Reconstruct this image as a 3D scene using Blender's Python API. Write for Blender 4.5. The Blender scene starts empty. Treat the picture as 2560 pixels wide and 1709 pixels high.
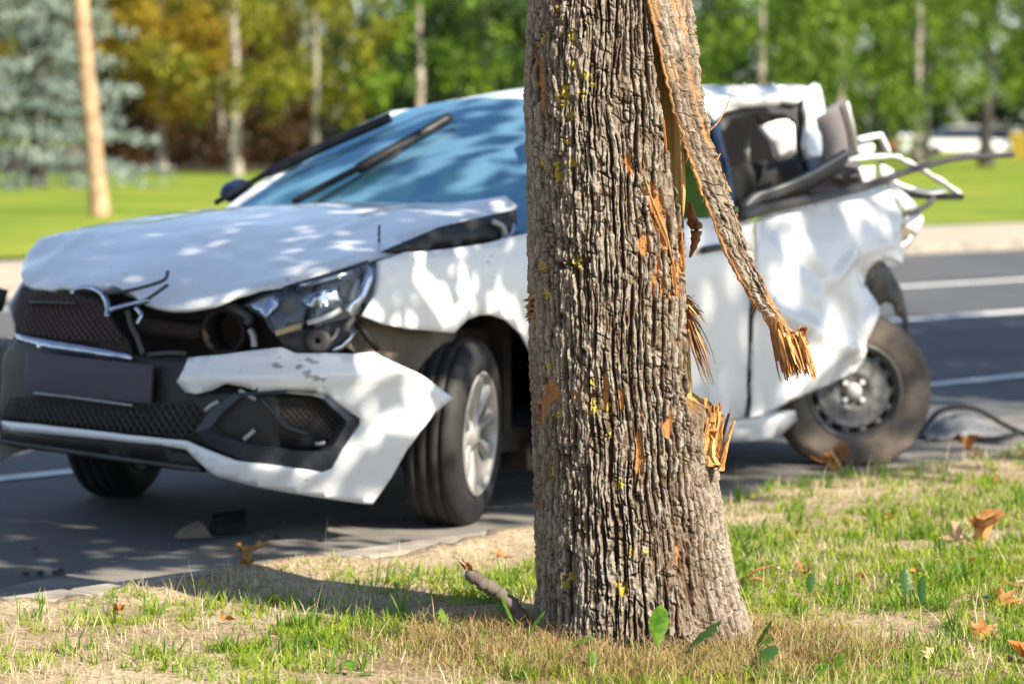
import bpy, math, random
import numpy as np
from mathutils import Vector, Matrix, geometry

scene = bpy.context.scene
C = scene.collection
R = math.radians
random.seed(7)
rng = np.random.default_rng(11)

# ------------------------------------------------------------------ camera, sky, sun, exposure
cd = bpy.data.cameras.new('camera')
cam = bpy.data.objects.new('camera', cd)
C.objects.link(cam)
scene.camera = cam
HEAD = R(44.3)
cam.location = (0, 0, 1.35)
cam.rotation_euler = (R(90 - 4.03), 0, HEAD - R(90))
cd.lens = 105.47
cd.sensor_width = 36
cd.clip_start = 0.1
cd.clip_end = 3000
cd.dof.use_dof = True
cd.dof.focus_distance = 7.3
cd.dof.aperture_fstop = 3.7
cd.dof.aperture_blades = 0

SUN_EL, SUN_AZ = R(40), math.atan2(-0.999, 0.044)     # direction towards the sun
world = bpy.data.worlds.new('World')
scene.world = world
world.use_nodes = True
wn = world.node_tree
sky = wn.nodes.new('ShaderNodeTexSky')
sky.sky_type = 'NISHITA'
sky.sun_disc = False
sky.sun_elevation = SUN_EL
sky.sun_rotation = math.pi / 2 - SUN_AZ
sky.air_density = 1.0
sky.dust_density = 0.3
sky.ozone_density = 3.0
bg = wn.nodes['Background']
hs = wn.nodes.new('ShaderNodeHueSaturation')
hs.inputs['Saturation'].default_value = 0.82
wn.links.new(sky.outputs[0], hs.inputs['Color'])
wn.links.new(hs.outputs[0], bg.inputs[0])
bg.inputs[1].default_value = 0.095

sd = bpy.data.lights.new('sun', 'SUN')
sd.energy = 5.0
sd.angle = R(0.53)
sd.color = (1.0, 0.90, 0.74)
sun = bpy.data.objects.new('sun', sd)
C.objects.link(sun)
sv = Vector((math.cos(SUN_EL) * math.cos(SUN_AZ), math.cos(SUN_EL) * math.sin(SUN_AZ), math.sin(SUN_EL)))
sun.rotation_euler = sv.to_track_quat('Z', 'Y').to_euler()
sun.location = sv * 60

vs = scene.view_settings
vs.view_transform = 'Standard'
vs.look = 'None'
vs.gamma = 1
vs.use_curve_mapping = False
vs.exposure = 1.2
scene.cycles.max_bounces = 8
scene.cycles.transparent_max_bounces = 12

# ------------------------------------------------------------------ helpers
def tag(o, label=None, cat=None, group=None, kind=None):
    if label: o['label'] = label
    if cat: o['category'] = cat
    if group: o['group'] = group
    if kind: o['kind'] = kind
    return o

def empty(name, loc=(0, 0, 0), rz=0.0):
    o = bpy.data.objects.new(name, None)
    o.empty_display_size = 0.1
    o.location = loc
    o.rotation_euler = (0, 0, rz)
    C.objects.link(o)
    return o

def mk(name, V, F, mat=None, parent=None, smooth=True):
    me = bpy.data.meshes.new(name)
    V = np.asarray(V, dtype=np.float64)
    if isinstance(F, np.ndarray) and len(F):
        n, k = F.shape
        me.vertices.add(len(V)); me.vertices.foreach_set('co', V.ravel().astype(np.float32))
        me.loops.add(n * k); me.loops.foreach_set('vertex_index', F.ravel().astype(np.int32))
        me.polygons.add(n)
        me.polygons.foreach_set('loop_start', np.arange(0, n * k, k, dtype=np.int32))
        me.polygons.foreach_set('loop_total', np.full(n, k, dtype=np.int32))
        me.update(calc_edges=True)
    else:
        me.from_pydata([tuple(v) for v in V], [], [tuple(int(i) for i in f) for f in F])
        me.update()
    me.polygons.foreach_set('use_smooth', np.full(len(me.polygons), smooth, dtype=bool))
    o = bpy.data.objects.new(name, me)
    if mat:
        for m in (mat if isinstance(mat, (list, tuple)) else [mat]): me.materials.append(m)
    C.objects.link(o)
    if parent: o.parent = parent
    return o

class MB:
    """collects simple shapes of one part"""
    def __init__(s): s.V = []; s.F = []
    def add(s, V, F):
        b = len(s.V); s.V += [tuple(v) for v in V]; s.F += [tuple(b + i for i in f) for f in F]; return s
    def box(s, c, d, rot=None, taper=1.0):
        c = Vector(c); V = []
        for z in (-1, 1):
            k = taper if z > 0 else 1
            for x, y in ((-1, -1), (1, -1), (1, 1), (-1, 1)):
                v = Vector((x * d[0] / 2 * k, y * d[1] / 2 * k, z * d[2] / 2))
                if rot is not None: v = rot @ v
                V.append(c + v)
        return s.add(V, [(3, 2, 1, 0), (4, 5, 6, 7), (0, 1, 5, 4), (1, 2, 6, 5), (2, 3, 7, 6), (3, 0, 4, 7)])
    def tube(s, path, r, n=8, flat=1.0, caps=True):
        P = [Vector(p) for p in path]
        r = list(r) if isinstance(r, (list, tuple, np.ndarray)) else [r] * len(P)
        b = len(s.V); ref = Vector((0, 0, 1))
        for i, p in enumerate(P):
            t = (P[min(i + 1, len(P) - 1)] - P[max(i - 1, 0)]).normalized()
            a = t.cross(ref)
            if a.length < 1e-3: a = t.cross(Vector((1, 0, 0)))
            a.normalize(); c = t.cross(a)
            for k in range(n):
                th = 2 * math.pi * k / n
                s.V.append(tuple(p + a * math.cos(th) * r[i] + c * math.sin(th) * r[i] * flat))
        for i in range(len(P) - 1):
            for k in range(n):
                k2 = (k + 1) % n
                s.F.append((b + i * n + k, b + i * n + k2, b + (i + 1) * n + k2, b + (i + 1) * n + k))
        if caps:
            s.F.append(tuple(b + k for k in range(n))[::-1])
            s.F.append(tuple(b + (len(P) - 1) * n + k for k in range(n)))
        return s
    def lathe(s, prof, n=48, closed=False, mat=None):
        """prof: (axial y, radius); axis = y"""
        b = len(s.V); m = len(prof)
        for k in range(n):
            th = 2 * math.pi * k / n
            for a, r in prof:
                v = Vector((r * math.cos(th), a, r * math.sin(th)))
                if mat is not None: v = mat @ v
                s.V.append(tuple(v))
        for k in range(n):
            k2 = (k + 1) % n
            for i in range(m if closed else m - 1):
                i2 = (i + 1) % m
                s.F.append((b + k * m + i, b + k2 * m + i, b + k2 * m + i2, b + k * m + i2))
        return s
    def build(s, name, mat, parent=None, smooth=True):
        return mk(name, s.V, s.F, mat, parent, smooth)

def inpoly(x, y, poly):
    c = np.zeros(np.shape(x), bool); n = len(poly)
    for i in range(n):
        x0, y0 = poly[i]; x1, y1 = poly[(i + 1) % n]
        if y0 == y1: continue
        k = ((y0 > y) != (y1 > y)) & (x < (x1 - x0) * (y - y0) / (y1 - y0) + x0)
        c ^= k
    return c

def dense(poly, step, closed=True):
    out = []; n = len(poly)
    for i in range(n if closed else n - 1):
        a = np.array(poly[i], float); b = np.array(poly[(i + 1) % n], float)
        k = max(1, int(np.linalg.norm(b - a) / step))
        for j in range(k): out.append(tuple(a + (b - a) * j / k))
    if not closed: out.append(tuple(poly[-1]))
    return out

def tri2d(poly, step):
    """triangulated points inside an outline"""
    b = dense(poly, step); A = np.array(b)
    xs = np.arange(A[:, 0].min() + step / 2, A[:, 0].max(), step); ys = np.arange(A[:, 1].min() + step / 2, A[:, 1].max(), step * .87)
    g = np.array([(x + (step / 2 if j % 2 else 0), y) for j, y in enumerate(ys) for x in xs]).reshape(-1, 2)
    if len(g):
        g = g[inpoly(g[:, 0], g[:, 1], b)]
    if len(g):
        dmin = np.full(len(g), 9.)
        for p in A: dmin = np.minimum(dmin, np.hypot(g[:, 0] - p[0], g[:, 1] - p[1]))
        g = g[dmin > step * .5]
    pts = [Vector(p) for p in b] + [Vector(p) for p in g]
    n = len(b)
    r = geometry.delaunay_2d_cdt(pts, [(i, (i + 1) % n) for i in range(n)], [], 0, 1e-5)
    V = np.array([tuple(v) for v in r[0]]); F = []
    for f in r[2]:
        c = V[list(f)].mean(0)
        if inpoly(np.array([c[0]]), np.array([c[1]]), b)[0]: F.append(tuple(f))
    return V, F

def solid(o, th, offset=-1.0, bevel=0):
    m = o.modifiers.new('solid', 'SOLIDIFY'); m.thickness = th; m.offset = offset
    if bevel:
        b = o.modifiers.new('bev', 'BEVEL'); b.width = bevel; b.segments = 2; b.limit_method = 'ANGLE'; b.angle_limit = R(50)
    return o

# numpy noise --------------------------------------------------------
def _h(i, j, s):
    i = i.astype(np.int64); j = j.astype(np.int64)
    n = (i * 374761393 + j * 668265263 + s * 974634319) & 0x7fffffff
    n = ((n ^ (n >> 13)) * 1274126177) & 0x7fffffff
    n = n ^ (n >> 16)
    return (n & 0xffff) / 65535.0
def vn(x, y, s=0):
    xi = np.floor(x); yi = np.floor(y); fx = x - xi; fy = y - yi
    fx = fx * fx * (3 - 2 * fx); fy = fy * fy * (3 - 2 * fy)
    a = _h(xi, yi, s); b = _h(xi + 1, yi, s); c = _h(xi, yi + 1, s); d = _h(xi + 1, yi + 1, s)
    return (a * (1 - fx) + b * fx) * (1 - fy) + (c * (1 - fx) + d * fx) * fy
def fbm(x, y, o=4, s=0):
    r = 0; a = .5
    for k in range(o):
        r = r + a * vn(x * 2 ** k, y * 2 ** k, s + k * 17); a *= .5
    return r / (1 - .5 ** o)
def voro(x, y, s=0):
    xi = np.floor(x); yi = np.floor(y)
    f1 = np.full(x.shape, 9.); f2 = np.full(x.shape, 9.); idv = np.zeros(x.shape); cx = np.zeros(x.shape); cy = np.zeros(x.shape)
    for di in (-1, 0, 1):
        for dj in (-1, 0, 1):
            i = xi + di; j = yi + dj
            px = i + .1 + .8 * _h(i, j, s); py = j + .1 + .8 * _h(i, j, s + 5)
            d = np.hypot(x - px, y - py)
            k = d < f1
            f2 = np.where(k, f1, np.minimum(f2, d)); idv = np.where(k, _h(i, j, s + 9), idv)
            cx = np.where(k, x - px, cx); cy = np.where(k, y - py, cy)
            f1 = np.where(k, d, f1)
    return f1, f2, idv, cx, cy
def sst(a, b, x):
    t = np.clip((x - a) / (b - a), 0, 1); return t * t * (3 - 2 * t)

# materials ----------------------------------------------------------
def material(name):
    m = bpy.data.materials.new(name); m.use_nodes = True
    nt = m.node_tree; return m, nt, nt.nodes['Principled BSDF']
def N(nt, t, **kw):
    n = nt.nodes.new(t)
    for k, v in kw.items(): setattr(n, k, v)
    return n
def noise_fac(nt, scale, detail=4, rough=.6, coord='Object', stretch=None):
    tc = N(nt, 'ShaderNodeTexCoord'); no = N(nt, 'ShaderNodeTexNoise')
    no.inputs['Scale'].default_value = scale; no.inputs['Detail'].default_value = detail; no.inputs['Roughness'].default_value = rough
    if stretch:
        mp = N(nt, 'ShaderNodeMapping'); mp.inputs['Scale'].default_value = stretch
        nt.links.new(tc.outputs[coord], mp.inputs[0]); nt.links.new(mp.outputs[0], no.inputs['Vector'])
    else: nt.links.new(tc.outputs[coord], no.inputs['Vector'])
    return no.outputs['Fac']
def ramp(nt, fac, stops):
    r = N(nt, 'ShaderNodeValToRGB'); e = r.color_ramp.elements
    while len(e) < len(stops): e.new(.5)
    for i, (p, c) in enumerate(stops): e[i].position = p; e[i].color = (*c, 1)
    nt.links.new(fac, r.inputs[0]); return r.outputs[0]
def bump(nt, b, fac, strength, dist=.01):
    n = N(nt, 'ShaderNodeBump'); n.inputs['Strength'].default_value = strength; n.inputs['Distance'].default_value = dist
    nt.links.new(fac, n.inputs['Height']); nt.links.new(n.outputs[0], b.inputs['Normal']); return n
def simple(name, c1, c2=None, scale=8, rough=.5, metal=0, coat=0, bmp=0, bdist=.01, stretch=None, detail=5, lo=.35, hi=.65, spec=.5):
    m, nt, b = material(name)
    b.inputs['Roughness'].default_value = rough; b.inputs['Metallic'].default_value = metal
    b.inputs['Coat Weight'].default_value = coat; b.inputs['Coat Roughness'].default_value = .05
    b.inputs['Specular IOR Level'].default_value = spec
    if c2 is None: c2 = tuple(x * .85 for x in c1)
    f = noise_fac(nt, scale, detail, stretch=stretch)
    nt.links.new(ramp(nt, f, [(lo, c1), (hi, c2)]), b.inputs['Base Color'])
    if bmp: bump(nt, b, f, bmp, bdist)
    return m
def leafmat(name, c1, c2, scale=.6, transl=.35, rough=.55):
    m, nt, b = material(name)
    f = noise_fac(nt, scale, 3)
    col = ramp(nt, f, [(.35, c1), (.65, c2)])
    nt.links.new(col, b.inputs['Base Color']); b.inputs['Roughness'].default_value = rough
    b.inputs['Specular IOR Level'].default_value = .3
    t = N(nt, 'ShaderNodeBsdfTranslucent'); mx = N(nt, 'ShaderNodeMixShader'); mx.inputs[0].default_value = transl
    nt.links.new(col, t.inputs[0])
    out = nt.nodes['Material Output']
    nt.links.new(b.outputs[0], mx.inputs[1]); nt.links.new(t.outputs[0], mx.inputs[2]); nt.links.new(mx.outputs[0], out.inputs[0])
    return m

# ------------------------------------------------------------------ ground, road, path, lawns
def sheet(name, x0, x1, y0, y1, z, mat, nx=1, ny=1, hf=None):
    xs = np.linspace(x0, x1, nx + 1); ys = np.linspace(y0, y1, ny + 1)
    X, Y = np.meshgrid(xs, ys, indexing='ij')
    Z = np.full(X.shape, z) if hf is None else hf(X, Y)
    V = np.stack([X, Y, Z], -1).reshape(-1, 3)
    i = np.arange(nx)[:, None] * (ny + 1) + np.arange(ny)[None, :]; i = i.ravel()
    F = np.stack([i, i + ny + 1, i + ny + 2, i + 1], 1)
    o = mk(name, V, F, mat); return tag(o, kind='structure')

m_soil, nt, b = material('soil')
f1 = noise_fac(nt, 1.3, 6); f2 = noise_fac(nt, 55, 5)
c1 = ramp(nt, f1, [(.36, (.30, .225, .145)), (.62, (.48, .39, .275))])
c2 = ramp(nt, f2, [(.3, (.45, .4, .35)), (.62, (1, 1, 1))])
mx = N(nt, 'ShaderNodeMix', data_type='RGBA', blend_type='MULTIPLY'); mx.inputs[0].default_value = 1
nt.links.new(c1, mx.inputs[6]); nt.links.new(c2, mx.inputs[7]); nt.links.new(mx.outputs[2], b.inputs['Base Color'])
b.inputs['Roughness'].default_value = .95; b.inputs['Specular IOR Level'].default_value = .1
bump(nt, b, f2, .7, .012)

m_asph, nt, b = material('asphalt')
f1 = noise_fac(nt, .55, 8, .65); f2 = noise_fac(nt, 150, 3)
c1 = ramp(nt, f1, [(.33, (.048, .052, .062)), (.5, (.078, .081, .088)), (.66, (.108, .107, .108))])
c2 = ramp(nt, f2, [(.3, (.45, .45, .45)), (.7, (1.45, 1.42, 1.36))])
mx = N(nt, 'ShaderNodeMix', data_type='RGBA', blend_type='MULTIPLY'); mx.inputs[0].default_value = 1
nt.links.new(c1, mx.inputs[6]); nt.links.new(c2, mx.inputs[7]); nt.links.new(mx.outputs[2], b.inputs['Base Color'])
b.inputs['Roughness'].default_value = .85; bump(nt, b, f2, .5, .004)
m_dust = simple('dusty_asphalt', (.115, .108, .1), (.22, .2, .17), 3.2, .95, bmp=.3, bdist=.003, detail=8)
m_mark = simple('road_paint', (.78, .78, .76), (.55, .55, .53), 7, .7, detail=8)
m_kerb = simple('kerb_concrete', (.36, .32, .265), (.19, .165, .135), 9, .9, bmp=.3, bdist=.004, detail=8)
m_path = simple('sandy_path', (.42, .36, .28), (.33, .285, .22), .8, .95, detail=6)
m_lawn = simple('lawn', (.09, .16, .012), (.23, .26, .03), .35, .9, bmp=.4, bdist=.05, detail=8, spec=.1)

sheet('ground', -500, 700, -400, 900, -.03, m_lawn)
sheet('road', -80, 260, 6.6, 19.8, 0, m_asph)
sheet('path', -80, 260, 19.8, 25.4, .004, m_path)
sheet('lawn', -150, 400, 25.4, 420, .03, m_lawn, 60, 60, lambda X, Y: .03 + .05 * np.sin(X * .13) * np.sin(Y * .11))

def line(name, x0, x1, y, w=.13):
    V = [(x0, y - w / 2, .006), (x1, y - w / 2, .006), (x1, y + w / 2, .006), (x0, y + w / 2, .006)]
    return tag(mk(name, V, [(0, 1, 2, 3)], m_mark), kind='structure')
line('road_marking', -60, 120, 9.5)
line('road_marking', -60, 160, 12.9, .2)
line('road_marking', -60, 200, 15.66, .2)
for k in range(-3, 14): line('road_marking', 20.6 + k * 9, 24.6 + k * 9, 18.5, .13)

# pale dusty strip of the carriageway along the kerb
xs = np.linspace(-2, 40, 120); V = []; F = []
for i, x in enumerate(xs):
    w = .35 + .35 * float(vn(np.array([x * .7]), np.array([.3]), 3)[0]) + (1.0 if x > 9 else .25 * max(0, x - 5))
    V += [(x, 6.58, .004), (x, 6.62 + w, .004)]
    if i: F.append((2 * i - 2, 2 * i, 2 * i + 1, 2 * i - 1))
tag(mk('road_edge_dust', V, F, m_dust), kind='structure')

# near verge: bare sandy soil, rises a little at the tree, spills over the kerb further on
TREE = np.array([5.48, 4.905])
def verge_z(X, Y):
    z = .095 + .03 * (fbm(X * 1.1, Y * 1.1, 4, 3) - .5) + .018 * (fbm(X * 9, Y * 9, 3, 8) - .5)
    d = np.hypot(X - TREE[0], Y - TREE[1]); z = z + .008 * np.exp(-(d / .5) ** 2)
    nb = fbm(X * 3.1, Y * 3.1 + 5, 3, 12)
    edge = 6.45 + .07 * sst(.45, .7, nb) + .55 * sst(6.9, 8.6, X)
    k = sst(0, .28, edge - Y)
    top = .1 * (1 - sst(7.6, 9.2, X)) + .0 
    return np.where(Y > edge, -.012, z * k + (1 - k) * np.where(X < 7.2, .082 + .035 * sst(.4, .6, nb), -.006))
sheet('verge', -1, 16, .5, 7.1, 0, m_soil, 340, 132, verge_z)
sheet('verge', -60, 200, -60, .52, .06, m_soil)
sheet('verge', 15.98, 200, .5, 6.6, .06, m_soil)
sheet('verge', -60, -.98, .5, 6.6, .06, m_soil)

kerb = tag(empty('kerb', (0, 6.525, 0)), kind='structure')
sm = None
for k in range(16):
    x = -1 + k * 1.0
    if sm is None:
        mb = MB(); mb.box((.5, 0, 0), (.985, .15, .2)); ko = mb.build('kerb_stone', m_kerb, kerb, False)
        bv = ko.modifiers.new('b', 'BEVEL'); bv.width = .014; bv.segments = 2; sm = ko
    else:
        ko = sm.copy(); C.objects.link(ko)
    ko.location = (x, random.uniform(-.006, .006), random.uniform(-.006, .004) - .004 - .09 * max(0, min(1, (x - 6.6) / 1.4)))
    ko.rotation_euler = (random.uniform(-.01, .01), random.uniform(-.006, .006), random.uniform(-.006, .006))
mb = MB(); mb.box((92, 0, -.02), (154, .15, .2)); mb.build('kerb_run', m_kerb, kerb, False)
far_kerb = tag(empty('kerb', (0, 19.8, 0)), kind='structure')
mb = MB(); mb.box((60, 0, 0), (280, .15, .2)); mb.build('kerb_run', m_kerb, far_kerb, False)

# ------------------------------------------------------------------ the wrecked car
# body shell of the car in its own frame: x back from the nose, y to its right, z up
def _plan():
    A, B, n = .75, .885, 2.8
    th = np.linspace(0, math.pi / 2, 160)
    x = A - A * np.cos(th) ** (2 / n); y = -B * np.sin(th) ** (2 / n)
    x = np.concatenate([x, np.linspace(A + .02, 4.4, 180)]); y = np.concatenate([y, np.full(180, -B)])
    t = np.concatenate([[0], np.cumsum(np.hypot(np.diff(x), np.diff(y)))])
    tt = np.arange(0, t[-1], .01)
    x = np.interp(tt, t, x); y = np.interp(tt, t, y)
    dx = np.gradient(x); dy = np.gradient(y); l = np.hypot(dx, dy)
    return tt, x, y, dy / l, -dx / l
_pt, _px, _py, _nx, _ny = _plan()
_OFZ = [0, .15, .25, .40, .55, .65, .75, .85, .95, 1.6]; _OFF = [.12, .07, .02, 0, .01, .03, .06, .12, .22, 1.0]
_OSZ = [0, .2, .32, .5, .8, .9, 1.0, 1.1, 1.3, 1.42, 1.5, 1.6]; _OSF = [.1, .05, .01, 0, 0, .01, .035, .08, .18, .245, .31, .42]
def shellP(t, z, o=0.0):
    a = np.abs(t); sg = np.where(t < 0, -1.0, 1.0)
    x = np.interp(a, _pt, _px); y = np.interp(a, _pt, _py); nx = np.interp(a, _pt, _nx); ny = np.interp(a, _pt, _ny)
    w = nx * nx
    off = w * np.interp(z, _OFZ, _OFF) + (1 - w) * np.interp(z, _OSZ, _OSF) + o
    return np.stack([x - nx * off, sg * (y - ny * off), z + 0 * a], -1)
def wsP(a, b, o=0.0):
    x = (1.40 + .09 * b * b) * (1 - a) + (2.22 + .12 * b * b) * a
    y = .81 * b * (1 - a) + .60 * b * a
    z = (.995 - .02 * b * b) * (1 - a) + (1.475 - .06 * b * b) * a
    k = .035 * np.sin(np.pi * np.clip(a, 0, 1)) + o
    return np.stack([x - .46 * k, y, z + .89 * k], -1)

m_white, nt, b = material('white_paint')
f1 = noise_fac(nt, 2.2, 6); f2 = noise_fac(nt, 14, 8, .7)
c1 = ramp(nt, f1, [(.3, (.86, .86, .86)), (.7, (.81, .81, .81))])
c2 = ramp(nt, f2, [(.3, (.86, .84, .8)), (.42, (1, 1, 1))])
mx = N(nt, 'ShaderNodeMix', data_type='RGBA', blend_type='MULTIPLY'); mx.inputs[0].default_value = 1
nt.links.new(c1, mx.inputs[6]); nt.links.new(c2, mx.inputs[7])
f3 = noise_fac(nt, 26, 3, .5, stretch=(1, .5, 1.6)); f4 = noise_fac(nt, 3.2, 2)
sp_ = N(nt, 'ShaderNodeMath', operation='MULTIPLY'); nt.links.new(f3, sp_.inputs[0]); nt.links.new(f4, sp_.inputs[1])
c3 = ramp(nt, sp_.outputs[0], [(.49, (1, 1, 1)), (.51, (.4, .38, .36))])
my = N(nt, 'ShaderNodeMix', data_type='RGBA', blend_type='MULTIPLY'); my.inputs[0].default_value = 1
nt.links.new(mx.outputs[2], my.inputs[6]); nt.links.new(c3, my.inputs[7]); nt.links.new(my.outputs[2], b.inputs['Base Color'])
b.inputs['Roughness'].default_value = .3; b.inputs['Coat Weight'].default_value = .8; b.inputs['Coat Roughness'].default_value = .06
def scuffed(name, lo):
    m = m_white.copy(); m.name = name
    for n_ in m.node_tree.nodes:
        if n_.type == 'VALTORGB' and abs(n_.color_ramp.elements[0].position - .49) < .01: n_.color_ramp.elements[0].position = lo; n_.color_ramp.elements[1].position = lo + .03
    return m
m_scuff = scuffed('scuffed_bonnet_paint', .395); m_scuff2 = scuffed('scuffed_bumper_paint', .385)
m_black = simple('black_plastic', (.009, .008, .008), (.02, .018, .018), 12, .5, detail=6)
m_gloss = simple('gloss_black', (.01, .012, .018), (.014, .016, .022), 4, .15, coat=.3)
m_cav = simple('engine_dirt', (.014, .008, .005), (.035, .02, .013), 9, .8)
m_chrome = simple('chrome', (.62, .66, .75), (.4, .43, .5), 20, .18, 1)
m_silver = simple('alloy_silver', (.46, .44, .41), (.33, .31, .285), 12, .45, .5)
m_steel = simple('steel_wheel', (.2, .195, .19), (.07, .067, .065), 22, .5, .4, detail=8)
m_tyre = simple('tyre_rubber', (.009, .0085, .009), (.021, .019, .018), 16, .7, bmp=.15, bdist=.003, detail=8)
m_tyred = simple('dusty_tyre', (.21, .165, .128), (.085, .068, .054), 7, .9, bmp=.2, bdist=.003, detail=8)
m_trim = simple('grey_trim', (.085, .08, .084), (.055, .05, .053), 5, .75)
m_trim2 = simple('carpet_trim', (.15, .135, .14), (.11, .098, .102), 5, .85)
m_seat = simple('seat_cloth', (.04, .036, .035), (.024, .021, .02), 30, .9)
m_liner = simple('inner_liner', (.2, .16, .115), (.11, .085, .06), 6, .85)
m_cabshade = simple('cabin_shade_black', (.006, .006, .007), (.01, .009, .01), 9, .95, spec=.1)  # near-black: the shade inside the cabin is put into this colour
m_plate = simple('plate_blank', (.058, .047, .062), (.052, .042, .056), 3, .6)
m_bag = simple('airbag', (.85, .85, .83), (.78, .78, .76), 6, .8)
m_rubber = simple('rubber_seal', (.035, .034, .036), (.06, .058, .06), 10, .45)
m_amber = simple('amber', (.75, .5, .08), (.6, .42, .1), 8, .25)
m_red = simple('red_mark', (.7, .03, .05), (.55, .03, .05), 8, .4)

def glassmat(name, tint, refl, ior):
    m, nt, b = material(name); nt.nodes.remove(b)
    fr = N(nt, 'ShaderNodeFresnel'); fr.inputs[0].default_value = ior
    tr = N(nt, 'ShaderNodeBsdfTransparent'); tr.inputs[0].default_value = (*tint, 1)
    gl = N(nt, 'ShaderNodeBsdfGlossy'); gl.inputs[0].default_value = (*refl, 1); gl.inputs[1].default_value = .03
    mx = N(nt, 'ShaderNodeMixShader')
    nt.links.new(fr.outputs[0], mx.inputs[0]); nt.links.new(tr.outputs[0], mx.inputs[1]); nt.links.new(gl.outputs[0], mx.inputs[2])
    nt.links.new(mx.outputs[0], nt.nodes['Material Output'].inputs[0]); return m
m_wind = glassmat('windscreen_glass', (.07, .2, .36), (.42, .76, 1.0), 5.0)
nt = m_wind.node_tree; df = N(nt, 'ShaderNodeBsdfDiffuse'); df.inputs[0].default_value = (.22, .46, .68, 1); mo = nt.nodes['Material Output']; m0 = mo.inputs[0].links[0].from_socket
m2 = N(nt, 'ShaderNodeMixShader'); m2.inputs[0].default_value = .38; nt.links.new(m0, m2.inputs[1]); nt.links.new(df.outputs[0], m2.inputs[2]); nt.links.new(m2.outputs[0], mo.inputs[0])
m_side = glassmat('side_glass', (.10, .16, .24), (.6, .75, 1.0), 1.8)
m_lens = glassmat('lamp_lens', (.92, .93, .95), (1, 1, 1), 1.45)

car = empty('crashed_car', (6.078, 7.94, 0), R(6.3))
tag(car, 'wrecked white sedan with crumpled bonnet, torn bumper and ripped-open rear, parked behind the tree', 'car')

def panel(name, poly, mat, inset=0, step=.035, thick=.008, disp=None, parent=None, smooth=True, bevel=0):
    V, F = tri2d(poly, step)
    t, z = V[:, 0], V[:, 1]
    o = inset - (disp(t, z) if disp else 0)
    P = shellP(t, z, o)
    # keep faces pointing outwards
    P0 = np.array([P[list(f)].mean(0) for f in F[:40]]); nrm = np.array([np.cross(P[f[1]] - P[f[0]], P[f[2]] - P[f[0]]) for f in F[:40]])
    cen = np.array([1.8, 0, .6])
    if ((P0 - cen) * nrm).sum() < 0: F = [f[::-1] for f in F]
    ob = mk(name, P, F, mat, parent or car, smooth)
    if thick: solid(ob, thick, -1, bevel)
    return ob

def flat(name, pts, mat, thick=.01, step=.04, bulge=0, parent=None, nz=.0, smooth=True):
    """a bent sheet cut along a 3-d outline"""
    P = np.array(pts); c = P.mean(0); u, s, vt = np.linalg.svd(P - c)
    q = (P - c) @ vt[:2].T
    V, F = tri2d([tuple(a) for a in q], step)
    n = vt[2]
    if n[1] > 0: n = -n
    r = np.hypot(V[:, 0] / (np.ptp(q[:, 0]) / 2), V[:, 1] / (np.ptp(q[:, 1]) / 2))
    d = bulge * np.clip(1 - r * r, 0, 1) + nz * (vn(V[:, 0] * 14 + 3, V[:, 1] * 14, 5) - .5)
    W = c + V[:, :1] * vt[0] + V[:, 1:2] * vt[1] + d[:, None] * n
    if F:
        f = F[0]
        if np.dot(np.cross(W[f[1]] - W[f[0]], W[f[2]] - W[f[0]]), n) < 0: F = [g[::-1] for g in F]
    ob = mk(name, W, F, mat, parent or car, smooth)
    return solid(ob, thick, -1)

def smoothpath(P, k=6):
    P = [Vector(p) for p in P]; out = []
    for i in range(len(P) - 1):
        a = P[max(i - 1, 0)]; b = P[i]; c = P[i + 1]; d = P[min(i + 2, len(P) - 1)]
        for j in range(k):
            t = j / k
            out.append(.5 * ((2 * b) + (c - a) * t + (2 * a - 5 * b + 4 * c - d) * t * t + (3 * b - a - 3 * c + d) * t ** 3))
    out.append(P[-1]); return out
def rod(name, P, r, mat, parent=None, n=8, flat_=1.0, sm=True):
    P = smoothpath(P) if sm and len(P) > 2 else P
    return MB().tube(P, r, n, flat_).build(name, mat, parent or car)
def strip(name, tz, w, mat, inset=0, parent=None, thick=.01):
    """a band of width w that follows the body shell"""
    A = np.array(dense(tz, .03, False)); d = np.gradient(A, axis=0); l = np.hypot(d[:, 0], d[:, 1])[:, None]
    nn = np.stack([-d[:, 1], d[:, 0]], 1) / l * w / 2
    return panel(name, [tuple(p) for p in A + nn] + [tuple(p) for p in (A - nn)[::-1]], mat, inset, .03, thick, None, parent)

dentN = lambda amp, f, s: (lambda t, z: amp * (fbm(t * f, z * f, 3, s) - .5))
def gauss(*g):
    return lambda t, z: sum(a * np.exp(-((t - x) / sx) ** 2 - ((z - y) / sy) ** 2) for a, x, y, sx, sy in g)

# --- bonnet (a membrane stretched over its crumpled rim)
front = [(0.18, 0.462, 0.851), (0.153, 0.413, 0.822), (0.13, 0.265, 0.819), (0.134, 0.218, 0.832), (0.129, 0.178, 0.828), (0.131, 0.11, 0.833), (0.136, 0.064, 0.843), (0.128, 0.006, 0.831), (0.131, -0.043, 0.835), (0.122, -0.101, 0.82), (0.118, -0.139, 0.811), (0.107, -0.199, 0.788), (0.106, -0.25, 0.78), (0.111, -0.326, 0.774), (0.123, -0.395, 0.776), (0.153, -0.479, 0.795), (0.189, -0.54, 0.827), (0.223, -0.611, 0.845), (0.26, -0.67, 0.859)]
side = [(0.326, -0.678, 0.868), (0.393, -0.735, 0.892), (0.469, -0.767, 0.919), (0.553, -0.785, 0.936), (0.614, -0.791, 0.942), (0.725, -0.789, 0.965), (0.83, -0.785, 0.982)]
side2 = [(0.802, -0.74, 0.972), (0.981, -0.74, 1.014), (1.164, -0.74, 1.037), (1.34, -0.74, 1.06), (1.417, -0.74, 1.086)]
loop = front + side[0:] + side2
cx, cy, cz = side2[-1]
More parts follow.
